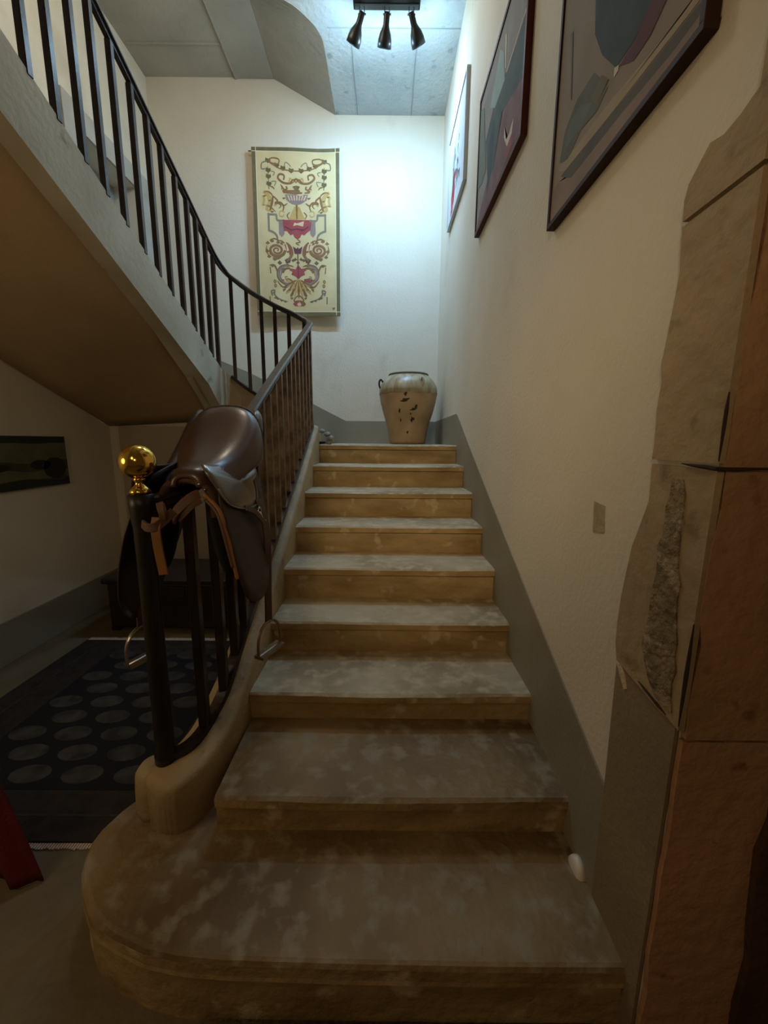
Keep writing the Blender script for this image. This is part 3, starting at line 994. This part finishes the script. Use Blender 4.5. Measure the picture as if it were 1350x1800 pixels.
def tp_(u, v, off=0.0):
    """u 0..1 left to right, v 0..1 bottom to top"""
    x = lerp(lerp(-2.018, -1.102, u), lerp(-2.012, -1.096, u), v)
    z = lerp(2.828, 4.472, v) + .006 * math.sin(u * 7) * (v)
    y = 3.965 - .006 * math.sin(u * 9 + v * 3) - .012 * (1 - u) ** 3 - off + .012 * (v)
    return Vector((x, y, z))


q = MB()
q.grid([[tp_(i / 24, j / 30) for i in range(25)] for j in range(31)])
q.build('cloth', TC, tap, smooth=True, solid=.004)
q = MB()


def ribbon(q, pts, w, mi, off=.0035, n=4, aspect=1.79):
    """pts (u,v) in cloth coordinates; widths in u units"""
    P = smoothpath([(a, b_ * aspect, 0) for a, b_ in pts], n)
    ws = w if isinstance(w, (list, tuple)) else [w] * 2
    rows = []
    for i, p in enumerate(P):
        t_ = (P[min(i + 1, len(P) - 1)] - P[max(i - 1, 0)])
        if t_.length < 1e-9:
            t_ = Vector((1, 0, 0))
        t_.normalize()
        s2 = Vector((-t_.y, t_.x, 0))
        f = i / (len(P) - 1) * (len(ws) - 1)
        k = min(int(f), len(ws) - 2)
        ww = lerp(ws[k], ws[k + 1], f - k)
        rows.append([tp_((p + s2 * ww).x, (p + s2 * ww).y / aspect, off), tp_((p - s2 * ww).x, (p - s2 * ww).y / aspect, off)])
    q.grid(rows, mi)


def patch(q, pts, mi, off=.003):
    c0 = (sum(a for a, b_ in pts) / len(pts), sum(b_ for a, b_ in pts) / len(pts))
    q.add([tp_(a, b_, off) for a, b_ in pts] + [tp_(c0[0], c0[1], off)], [(i, (i + 1) % len(pts), len(pts)) for i in range(len(pts))], mi)


def both(fn, q, pts, *a, **k):
    fn(q, pts, *a, **k)
    fn(q, [(1 - x, y) for x, y in pts], *a, **k)


# border bands
for (a, b_, c_, d_, mi) in ((0, 1, 0, .016, 0), (0, 1, .984, 1, 0), (0, .035, 0, 1, 0), (.965, 1, 0, 1, 0)):
    pass
bo = MB()
for i in range(24):
    for (v0, v1) in ((.006, .026), (.978, .998)):
        u0, u1 = i / 24, (i + 1) / 24
        bo.add([tp_(u0, v0, .0032), tp_(u1, v0, .0032), tp_(u1, v1, .0032), tp_(u0, v1, .0032)], [(0, 1, 2, 3)], 0)
        vv = (v1, v1 + .004) if v0 < .5 else (v0 - .004, v0)
        bo.add([tp_(u0, vv[0], .0034), tp_(u1, vv[0], .0034), tp_(u1, vv[1], .0034), tp_(u0, vv[1], .0034)], [(0, 1, 2, 3)], 1)
for j in range(30):
    for (u0, u1) in ((.004, .045), (.955, .996)):
        v0, v1 = .006 + .992 * j / 30, .006 + .992 * (j + 1) / 30
        bo.add([tp_(u0, v0, .0032), tp_(u1, v0, .0032), tp_(u1, v1, .0032), tp_(u0, v1, .0032)], [(0, 1, 2, 3)], 0)
        uu = (u1, u1 + .007) if u0 < .5 else (u0 - .007, u0)
        bo.add([tp_(uu[0], v0, .0034), tp_(uu[1], v0, .0034), tp_(uu[1], v1, .0034), tp_(uu[0], v1, .0034)], [(0, 1, 2, 3)], 1)
bo.build('border', [TB, TBL], tap)

PAL = [flat('weave_brown', 134, 100, 60), flat('weave_red', 158, 74, 72), flat('weave_mauve', 142, 122, 112), flat('weave_gold', 190, 156, 92),
       flat('weave_green', 104, 92, 56), flat('weave_grey', 130, 120, 98), flat('weave_pink', 214, 178, 140), flat('weave_plum', 104, 60, 66)]
BR, RD, MV, GD, GN, GY, PK, PL = range(8)
# crop coordinates (tapestry zoom) -> cloth uv


def cu(x):
    return (x - 150) / 790.0


def cv(y):
    return 1 - (y - 130) / 1545.0


def C(*pts):
    return [(cu(x), cv(y)) for x, y in pts]


def blob(q, x, y, rx, ry, mi, n=10, wob=.25, off=.003):
    patch(q, [(cu(x + rx * (1 + wob * math.sin(k * 2.4)) * math.cos(2 * math.pi * k / n)), cv(y + ry * (1 + wob * math.cos(k * 3.1)) * math.sin(2 * math.pi * k / n))) for k in range(n)], mi, off)


def sym(f, q, pts, *a, **k):
    both(f, q, C(*pts), *a, **k)


pt = MB()
w1 = .007
# ribbons and ivy at the top
sym(ribbon, pt, [(290, 250), (330, 225), (390, 235), (385, 275), (330, 270), (300, 250)], w1, BR)
sym(ribbon, pt, [(285, 255), (240, 270), (235, 320), (270, 320)], w1, GY)
sym(ribbon, pt, [(300, 260), (350, 290), (410, 320), (480, 330), (545, 335)], .006, BR)
sym(ribbon, pt, [(440, 300), (450, 262), (480, 275), (500, 300)], .005, GY)
for (x, y) in ((290, 245), (370, 285), (425, 310), (500, 330), (292, 330), (292, 385), (295, 450)):
    for sx in (x, 1090 - x):
        blob(pt, sx, y, 26, 20, GN, 9, .35)
sym(ribbon, pt, [(320, 340), (350, 350), (335, 380)], .005, GY)
sym(ribbon, pt, [(320, 430), (360, 430), (345, 470)], .005, GY)
sym(ribbon, pt, [(290, 300), (292, 360), (294, 420), (296, 500)], .004, GN)
# snakes / handles above the urn
sym(ribbon, pt, [(545, 400), (500, 440), (430, 440), (380, 400), (395, 365), (435, 375), (430, 415)], [.010, .012, .008], BR)
sym(ribbon, pt, [(520, 430), (490, 400), (480, 440)], .010, GD)
sym(ribbon, pt, [(410, 470), (435, 500), (460, 490), (450, 470)], .009, BR)
# urn
patch(pt, C((412, 505), (545, 500), (678, 505), (665, 530), (545, 540), (425, 530)), BR)
patch(pt, C((440, 540), (650, 540), (640, 590), (590, 625), (545, 635), (500, 625), (450, 590)), MV, .0032)
for x in range(465, 640, 28):
    ribbon(pt, C((x, 550), (lerp(x, 545, .25), 595)), .007, PK, .0045)
ribbon(pt, C((540, 470), (545, 500)), .02, BR)
patch(pt, C((510, 470), (545, 462), (580, 470), (560, 505), (530, 505)), GN, .0034)
ribbon(pt, C((545, 635), (545, 690)), .012, BR)
patch(pt, C((520, 650), (570, 650), (610, 740), (630, 765), (460, 765), (480, 740)), GD, .0032)
ribbon(pt, C((545, 680), (545, 760)), .008, BR, .0045)
# gold acanthus at the sides
sym(ribbon, pt, [(245, 520), (290, 560), (300, 620), (270, 680), (320, 690)], [.016, .026, .018, .01], GD)
sym(ribbon, pt, [(330, 560), (320, 620), (300, 690)], [.008, .014, .008], BR, .0045)
sym(ribbon, pt, [(330, 560), (370, 600), (345, 625), (395, 615), (425, 650), (415, 690)], [.008, .012, .006], BR)
sym(ribbon, pt, [(240, 560), (250, 600), (235, 650)], .012, GD, .004)
sym(ribbon, pt, [(430, 700), (395, 690), (385, 730), (415, 740), (425, 720)], .006, GD)
# strapwork brackets
sym(ribbon, pt, [(355, 725), (355, 725), (285, 725), (285, 725), (285, 870), (285, 870), (330, 890), (355, 920), (360, 960)], .011, GY, n=3)
sym(ribbon, pt, [(355, 725), (365, 775), (430, 775)], .011, GY)
sym(patch, pt, [(375, 790), (430, 790), (425, 900), (400, 930), (375, 900)], MV)
# red drapery
patch(pt, C((410, 770), (680, 770), (670, 860), (640, 880), (610, 910), (590, 890), (570, 930), (545, 945), (520, 930), (500, 890), (480, 910), (450, 870), (420, 870)), RD, .0036)
patch(pt, C((480, 780), (545, 800), (610, 780), (600, 830), (545, 815), (490, 830)), PK, .0045)
ribbon(pt, C((430, 830), (490, 860), (545, 850), (600, 860), (650, 830)), .006, PL, .005)
ribbon(pt, C((545, 945), (570, 970), (530, 980), (560, 1000)), .006, BR)
# big scrolls
sc_ = []
for k in range(26):
    a = k * .55
    r = 80 - k * 2.9
    sc_.append((352 + r * math.cos(a) * .95, 1050 + r * math.sin(a) * .8))
blob(pt, 352, 1050, 78, 62, PK, 14, .03, .0028)
blob(pt, 738, 1050, 78, 62, PK, 14, .03, .0028)
sym(ribbon, pt, sc_, [.016, .012, .006], BR, .0045, n=2)
sym(ribbon, pt, [(440, 975), (480, 1020), (490, 1080), (470, 1120), (440, 1150)], [.008, .018, .012], BR)
sym(ribbon, pt, [(455, 990), (470, 1040), (472, 1090)], .008, RD, .0048)
for (x, y) in ((270, 985), (310, 965), (365, 975), (265, 1060), (280, 1110), (330, 1135), (400, 985)):
    for sx in (x, 1090 - x):
        blob(pt, sx, y, 20, 13, BR, 8, .4)
patch(pt, C((500, 1010), (530, 1040), (545, 1015), (560, 1040), (590, 1010), (575, 1080), (515, 1080)), PL)
ribbon(pt, C((545, 1080), (545, 1190)), .007, GN)
for (x, y) in ((520, 1130), (575, 1130), (500, 1140), (600, 1140), (545, 1160)):
    blob(pt, x, y, 18, 12, GN, 8, .4)
sym(patch, pt, [(420, 1140), (450, 1120), (480, 1135), (470, 1165), (435, 1165)], PL)
blob(pt, 375, 1165, 22, 16, GN, 8, .4)
blob(pt, 720, 1165, 22, 16, GN, 8, .4)
# cornucopia curls
sym(ribbon, pt, [(470, 1190), (400, 1200), (362, 1250), (375, 1320), (430, 1365), (490, 1345)], [.006, .020, .022, .016, .008], MV)
sym(ribbon, pt, [(460, 1180), (390, 1195), (350, 1250), (362, 1325), (430, 1372)], .005, BR, .0048)
sym(ribbon, pt, [(470, 1215), (430, 1220), (400, 1260)], .010, BR, .0045)
sym(ribbon, pt, [(280, 1195), (320, 1190), (345, 1230), (360, 1280)], [.005, .010, .008], BR)
sym(ribbon, pt, [(285, 1210), (290, 1270)], .006, BR)
sym(ribbon, pt, [(440, 1330), (420, 1300), (445, 1295)], .005, GY)
# red flower
patch(pt, C((545, 1180), (575, 1220), (630, 1210), (600, 1250), (610, 1275), (570, 1290), (545, 1320), (520, 1290), (480, 1275), (490, 1250), (470, 1215), (520, 1225)), RD, .0042)
ribbon(pt, C((545, 1200), (545, 1300)), .005, PL, .0052)
blob(pt, 640, 1335, 46, 28, RD, 10, .15)
blob(pt, 452, 1335, 30, 20, GD, 10, .2)
# lower gold sprays
for (dx, y1) in ((-150, 1400), (-120, 1460), (-80, 1480), (-40, 1490), (0, 1500), (40, 1490), (80, 1480), (120, 1460), (150, 1400)):
    ribbon(pt, C((545 + dx * .08, 1325), (545 + dx * .5, lerp(1340, y1, .5)), (545 + dx, y1)), [.008, .015, .005], GD if abs(dx) % 80 else BR, .004)
sym(ribbon, pt, [(520, 1330), (450, 1370), (400, 1400)], .008, BR, .0046)
# drops and garland
for (x, y) in ((325, 1345), (330, 1385)):
    for sx in (x, 1115 - x):
        ribbon(pt, C((sx - 10, y), (sx, y - 14), (sx + 10, y), (sx, y + 14), (sx - 10, y)), .005, BR)
sym(ribbon, pt, [(300, 1480), (290, 1440), (320, 1430), (320, 1470), (360, 1510), (440, 1535)], [.007, .010, .005], GY)
for (x, y) in ((350, 1510), (385, 1525), (420, 1535)):
    for sx in (x, 1090 - x):
        blob(pt, sx, y, 12, 8, GN, 7, .4)
sym(ribbon, pt, [(275, 1490), (277, 1560)], .005, GN)
# finer foliage filling the scrollwork
for L_ in ([(300, 470), (330, 480), (345, 500)], [(240, 640), (300, 655), (350, 700)], [(250, 530), (280, 520), (320, 545), (330, 590)], [(360, 610), (400, 640), (380, 670)],
           [(360, 960), (400, 965), (430, 1000), (440, 1050)], [(262, 1010), (255, 1060), (275, 1100)], [(290, 960), (330, 945), (370, 960)], [(400, 1100), (360, 1130), (310, 1120)],
           [(500, 1200), (470, 1190), (440, 1200)], [(420, 1215), (395, 1235), (385, 1290)], [(500, 1345), (470, 1400), (430, 1440)], [(470, 1360), (430, 1390), (400, 1440)],
           [(440, 1310), (480, 1330), (510, 1370)], [(480, 450), (520, 410), (545, 440)], [(400, 455), (420, 480), (405, 500)], [(350, 1340), (390, 1390), (440, 1400)],
           [(500, 1420), (490, 1460), (470, 1490)], [(460, 620), (430, 640), (400, 620)], [(480, 700), (455, 730), (470, 760)]):
    sym(ribbon, pt, L_, [.004, .008, .003], BR, .0042)
for (x, y, mi) in ((255, 560, BR), (300, 600, BR), (265, 640, GD), (285, 690, GD), (320, 700, BR), (420, 990, PK), (455, 1060, BR), (300, 1085, BR), (405, 1240, MV), (400, 1330, BR), (460, 1420, BR),
                   (500, 1400, GD), (440, 1380, GD), (410, 1420, BR), (330, 1500, BR), (300, 1455, GY), (480, 1500, BR), (430, 575, BR), (350, 640, GD), (445, 1165, GN), (480, 1230, RD), (310, 1200, BR)):
    for sx in (x, 1090 - x):
        blob(pt, sx, y, 13, 8, mi, 7, .45, .0044)
# bottom basket
ribbon(pt, C((545, 1470), (510, 1500), (500, 1530), (545, 1525), (590, 1530), (580, 1500), (545, 1470)), .007, BR)
blob(pt, 525, 1555, 34, 24, RD, 12, .1)
blob(pt, 575, 1555, 34, 24, BR, 12, .1)
blob(pt, 548, 1560, 20, 18, PK, 10, .1, .004)
# weaver's mark, lower right
ribbon(pt, C((865, 1590), (875, 1612), (885, 1592), (872, 1600)), .004, GN)
pt.build('woven_pattern', PAL, tap)
q = MB()
q.tube([(-2.05, 3.985, 4.445), (-1.11, 3.985, 4.45)], .005, 8)
q.build('hanging_rod', BLACKM, tap, smooth=True)

# pictures on the right wall


def picture(name, label, y0, y1, z0, z1, fm, fw_, depth, group=None):
    """hangs on x = 0; returns root and painter(u,v)->point, u from far (y1) to near (y0)"""
    r = tag(empty(name, (-.01, (y0 + y1) / 2, (z0 + z1) / 2)), label, 'picture', group)
    q = MB()
    for (a, b_, c_, d_) in ((y0, y1, z0, z0 + fw_), (y0, y1, z1 - fw_, z1), (y0, y0 + fw_, z0 + fw_, z1 - fw_), (y1 - fw_, y1, z0 + fw_, z1 - fw_)):
        q.box(-depth, -.001, a, b_, c_, d_)
    q.build('frame', fm, r, bevel=.002)
    ex = -depth + .006

    def P(u, v, off=0):
        return Vector((ex - off, lerp(y1 - fw_, y0 + fw_, u), lerp(z0 + fw_, z1 - fw_, v)))
    return r, P


def paint(r, P, bgm, shapes, mats):
    q = MB()
    q.add([P(0, 0), P(1, 0), P(1, 1), P(0, 1)], [(0, 1, 2, 3)], 0)
    for i, (pts, mi) in enumerate(shapes):
        n = len(pts)
        c0 = (sum(a for a, b_ in pts) / n, sum(b_ for a, b_ in pts) / n)
        o_ = .0006 + i * .00012
        q.add([P(a, b_, o_) for a, b_ in pts] + [P(c0[0], c0[1], o_)], [(k, (k + 1) % n, n) for k in range(n)], mi)
    return q.build('artwork', [bgm] + mats, r)


# 1, far: sketch in pale frame
r1, P1 = picture('framed_sketch', 'pale framed sketch with a red splash, farthest picture on the right wall', 2.62, 3.42, 3.425, 4.16, ALU, .018, .028)
ARTW = flat('art_paper', 206, 210, 212, 8)
shp = [([(.25, .08), (.42, .10), (.46, .22), (.44, .34), (.30, .36), (.22, .24)], 1), ([(.30, .30), (.52, .34), (.50, .42), (.34, .44)], 1), ([(.22, .02), (.34, .05), (.36, .10), (.22, .10)], 1)]
random.seed(9)
for k in range(26):
    x = random.uniform(.3, .8)
    y = random.uniform(.15, .62)
    l_ = random.uniform(.04, .16)
    shp.append(([(x, y), (x + .012, y), (x + .015 + random.uniform(-.03, .03), y + l_), (x, y + l_)], 2))
shp.append(([(.38, .35), (.40, .35), (.40, .72), (.38, .72)], 2))
paint(r1, P1, ARTW, shp, [flat('art_red', 196, 44, 40), flat('art_ink', 60, 68, 76)])
# 2, middle
r2, P2 = picture('framed_painting', 'abstract painting in a dark red frame, middle picture on the right wall', 1.19, 2.09, 2.78, 3.55, REDWOOD, .022, .03)
shp = [([(0, 0), (1, 0), (1, .32), (.75, .48), (.5, .38), (.3, .22), (.1, .1)], 1), ([(.30, .22), (.2, .56), (.43, .67), (.84, .60), (1, .62), (1, .29), (.8, .36), (.6, .43), (.45, .18)], 2),
       ([(.29, .72), (.49, .91), (.58, .81), (.63, .6), (.42, .61)], 3), ([(.30, .12), (.40, .2), (.46, .45), (.40, .55), (.3, .45)], 4),
       ([(.55, .02), (.56, .32), (.95, .24), (1, .02)], 1), ([(.68, .29), (.73, .17), (.79, .16), (.86, .19), (.83, .08), (.80, .05), (.74, .13), (.68, .22)], 5),
       ([(.60, .89), (.63, .87), (.65, .65), (.63, .67)], 5), ([(.66, .62), (1, .645), (1, .63), (.67, .605)], 5), ([(0, .94), (.11, .87), (.24, .33), (.12, .30), (0, .34)], 6),
       ([(.72, .10), (.84, .12), (.9, .04), (.74, .03)], 7)]
paint(r2, P2, flat('art_grey', 150, 148, 144), shp, [flat('art_mauve', 134, 100, 104, 16), flat('art_teal', 78, 94, 92, 16), flat('art_paleblue', 158, 184, 184), flat('art_slate', 60, 78, 82), flat('art_white', 220, 214, 204),
                                                  flat('art_sage', 118, 132, 120), flat('art_rose', 152, 84, 84)])
# 3, near
r3, P3 = picture('large_framed_painting', 'large grey abstract painting in dark frame, nearest picture on the right wall', .075, .80, 2.22, 3.1, DARKWOOD, .016, .03)
shp = [([(0, 0), (1, 0), (1, .05), (.22, .08), (.08, .12), (0, .12)], 1), ([(.10, .13), (.2, .13), (.65, .08), (.86, .065), (1, .055), (1, .03), (.89, .028), (.63, .05), (.22, .07)], 3),
       ([(.06, .17), (.49, .14), (.92, .085), (1, .085), (1, .06), (.58, .09), (.14, .13)], 10), ([(.07, .19), (.11, .28), (.22, .32), (.37, .31), (.50, .19), (.42, .17), (.29, .19), (.17, .16)], 4),
       ([(.12, .21), (.17, .28), (.26, .28), (.38, .22), (.28, .20)], 5), ([(.30, .62), (.33, .54), (.35, .43), (.43, .32), (.55, .21), (.66, .205), (.76, .23), (.88, .3), (.9, .6), (.6, .8)], 6),
       ([(.57, .2), (.66, .2), (.74, .23), (.86, .25), (.86, .19), (.76, .15), (.67, .15)], 7), ([(.54, .215), (.57, .205), (.57, .19), (.54, .19)], 8), ([(.36, .24), (.44, .26), (.50, .21), (.42, .19)], 9),
       ([(.10, .60), (.12, .60), (.16, .36), (.15, .36)], 5)]
paint(r3, P3, flat('art_stone', 150, 138, 120, 14, 4), shp, [flat('art_taupe', 142, 124, 110, 14), flat('art_dusk', 118, 106, 104, 8), flat('art_shade', 90, 88, 80, 12), flat('art_moss', 98, 100, 84, 16), flat('art_blueg', 106, 114, 108, 14),
                                                             flat('art_deep', 56, 70, 74, 12), flat('art_wine', 92, 44, 52), flat('art_fleck', 214, 210, 196), flat('art_olive', 110, 106, 78), flat('art_sand', 164, 150, 124, 8)])
# landscape on the left wall, under the stairs
r4 = tag(empty('landscape_painting', (XL, 2.0, 1.3)), 'small dark landscape canvas hanging on the wall under the upper stairs', 'picture')
q = MB()
q.box(XL + .001, XL + .025, 1.45, 2.33, 1.128, 1.487)
q.build('canvas', CANVASB, r4)
q = MB()


def P4(u, v, off):
    return Vector((XL + .0256 + off, lerp(1.45, 2.33, u), lerp(1.128, 1.487, v)))


def band(v0, v1, mi, off, wob, ph):
    lo_ = [P4(k / 16, max(0, v0 + wob * math.sin(k * .9 + ph)), off) for k in range(17)]
    hi_ = [P4(k / 16, min(1, v1 + wob * math.sin(k * .7 + ph * 2)), off) for k in range(17)]
    q.grid([lo_, hi_], mi)


band(0, 1, 0, 0, 0, 0)
band(.86, 1, 1, .0004, .01, 1)
band(.34, .5, 2, .0006, .03, 2)
band(.0, .16, 1, .0008, .02, 4)
for (u, v, a, b_, mi) in ((.86, .36, .12, .22, 3), (.72, .44, .10, .1, 3), (.3, .42, .16, .08, 3), (.9, .16, .08, .07, 2), (.8, .22, .07, .05, 0)):
    q.add([P4(min(u + a * math.cos(k * .628), 1), v + b_ * math.sin(k * .628), .001 + mi * .0002) for k in range(10)], [tuple(range(10))], mi)
q.build('painted_scene', [flat('scene_sky', 104, 104, 78, 12), flat('scene_dark', 44, 50, 40, 8), flat('scene_field', 78, 70, 48, 12), flat('scene_tree', 40, 36, 22, 6)], r4)

# ------------------------------------------------------------------ ground floor furnishings
rug = tag(empty('floor_rug', (-2.1, 1.2, ZF)), 'dark patterned rug with pale fringed ends on the floor left of the stairs', 'rug')
RX0, RX1, RY0, RY1 = -2.79, -1.30, .44, 1.95
q = MB()
q.box(RX0, RX1, RY0, RY1, ZF + .001, ZF + .012)
q.build('pile', RUG, rug, bevel=.003)
q = MB()
q.box(RX0 + .30, RX1 - .30, RY0 + .22, RY1 - .20, ZF + .0118, ZF + .0135, 0)
for i in range(4):
    for j in range(9):
        x = RX0 + .40 + i * .23 + (.115 if j % 2 else 0)
        y = RY0 + .30 + j * .125
        if x > RX1 - .36:
            continue
        n = 14
        q.add([(x + .088 * math.cos(2 * math.pi * k / n), y + .052 * math.sin(2 * math.pi * k / n), ZF + .0145) for k in range(n)], [tuple(range(n))], 1)
for (a, b_) in ((RX0 + .12, RX0 + .13), (RX1 - .13, RX1 - .12)):
    q.box(a, b_, RY0 + .1, RY1 - .1, ZF + .0118, ZF + .0130, 1)
for (a, b_) in ((RY0 + .10, RY0 + .11), (RY1 - .11, RY1 - .10)):
    q.box(RX0 + .12, RX1 - .12, a, b_, ZF + .0118, ZF + .0130, 1)
q.build('medallion_pattern', [RUGD, RUGL], rug)
q = MB()
for k in range(150):
    x = lerp(RX0 + .005, RX1 - .005, k / 149)
    q.box(x - .0035, x + .0035, RY1, RY1 + .045 + random.uniform(-.006, .006), ZF + .001, ZF + .006)
q.build('fringe', FRINGE, rug)
q = MB()
for k in range(150):
    x = lerp(RX0 + .005, RX1 - .005, k / 149)
    q.box(x - .0035, x + .0035, RY0 - .022 + random.uniform(-.003, .003), RY0, ZF + .001, ZF + .006)
q.build('fringe', FRINGE, rug)

ch_ = tag(empty('wooden_chest', (-2.2, 2.35, ZF)), 'low dark wooden chest standing against the wall under the stairs', 'chest')
q = MB()
q.box(-2.72, -1.66, 2.12, 2.62, ZF + .03, .38)
q.build('body', CHEST, ch_, bevel=.008)
q = MB()
q.box(-2.75, -1.63, 2.09, 2.64, .385, .43)
q.build('lid', CHEST, ch_, bevel=.012)
for x in (-2.69, -1.69):
    for y in (2.15, 2.59):
        MB().box(x - .03, x + .03, y - .03, y + .03, ZF, ZF + .03).build('foot', CHEST, ch_)
q = MB()
q.box(-2.25, -2.13, 2.112, 2.12, .28, .36)
q.build('lock_plate', mat('old_iron', srgb(60, 52, 44), None, rough=.5, metal=.6), ch_, bevel=.003)

mt_ = MB()
pts_ = [(-1.08, -.06), (-1.06, -.035), (-1.02, -.025), (-.08, -.025), (-.04, -.035), (-.03, -.07), (-.03, -.60), (-1.09, -.60)]
mt_.prism([(a, b_ - .012) for a, b_ in pts_], ZF, ZF + .034)
tag(mt_.build('doormat', MATBLK, bevel=.004), 'black rubber doormat on the floor in front of the bottom step', 'doormat')

# white oval fitting on the skirting
nl = tag(empty('wall_night_light', (-.006, .205, .185)), 'white oval plastic fitting on the grey band by the bottom step', 'wall fitting')
q = MB()
rings = []
for (s1, x) in ((1, -.006), (1, -.018), (.93, -.026), (.7, -.031), (.2, -.033)):
    rings.append([(x, .207 + .040 * s1 * math.cos(a), .180 + .056 * s1 * math.sin(a)) for a in [2 * math.pi * k / 32 for k in range(32)]])
q.loft(rings)
q.build('cover', WHITEP, nl, smooth=True)
q = MB()
q.tube([(-.0325, .207 + .016 * math.cos(a), .180 + .016 * math.sin(a)) for a in [2 * math.pi * k / 20 for k in range(21)]], .0012, 5)
q.build('centre_ring', mat('grey_ring', srgb(150, 144, 132), None, rough=.5), nl, smooth=True)

# red cloth at the lower left edge
rc = MB()
rows = []
for j in range(14):
    v = j / 13
    row = []
    for i in range(25):
        u = i / 24
        fold = .012 * math.sin(u * 17 + v * 2) + .008 * math.sin(u * 31)
        x = lerp(lerp(-1.90, -1.745, v), -2.25, u)
        y = .30 + .05 * (1 - v) + fold + .12 * u * u
        z = lerp(.42, .006, v)
        row.append((x, y, z))
    rows.append(row)
rc.grid(rows)
tag(rc.build('red_cloth', RED, smooth=True, solid=.006), 'red fabric hanging in folds at the lower left edge beside the rug', 'cloth')
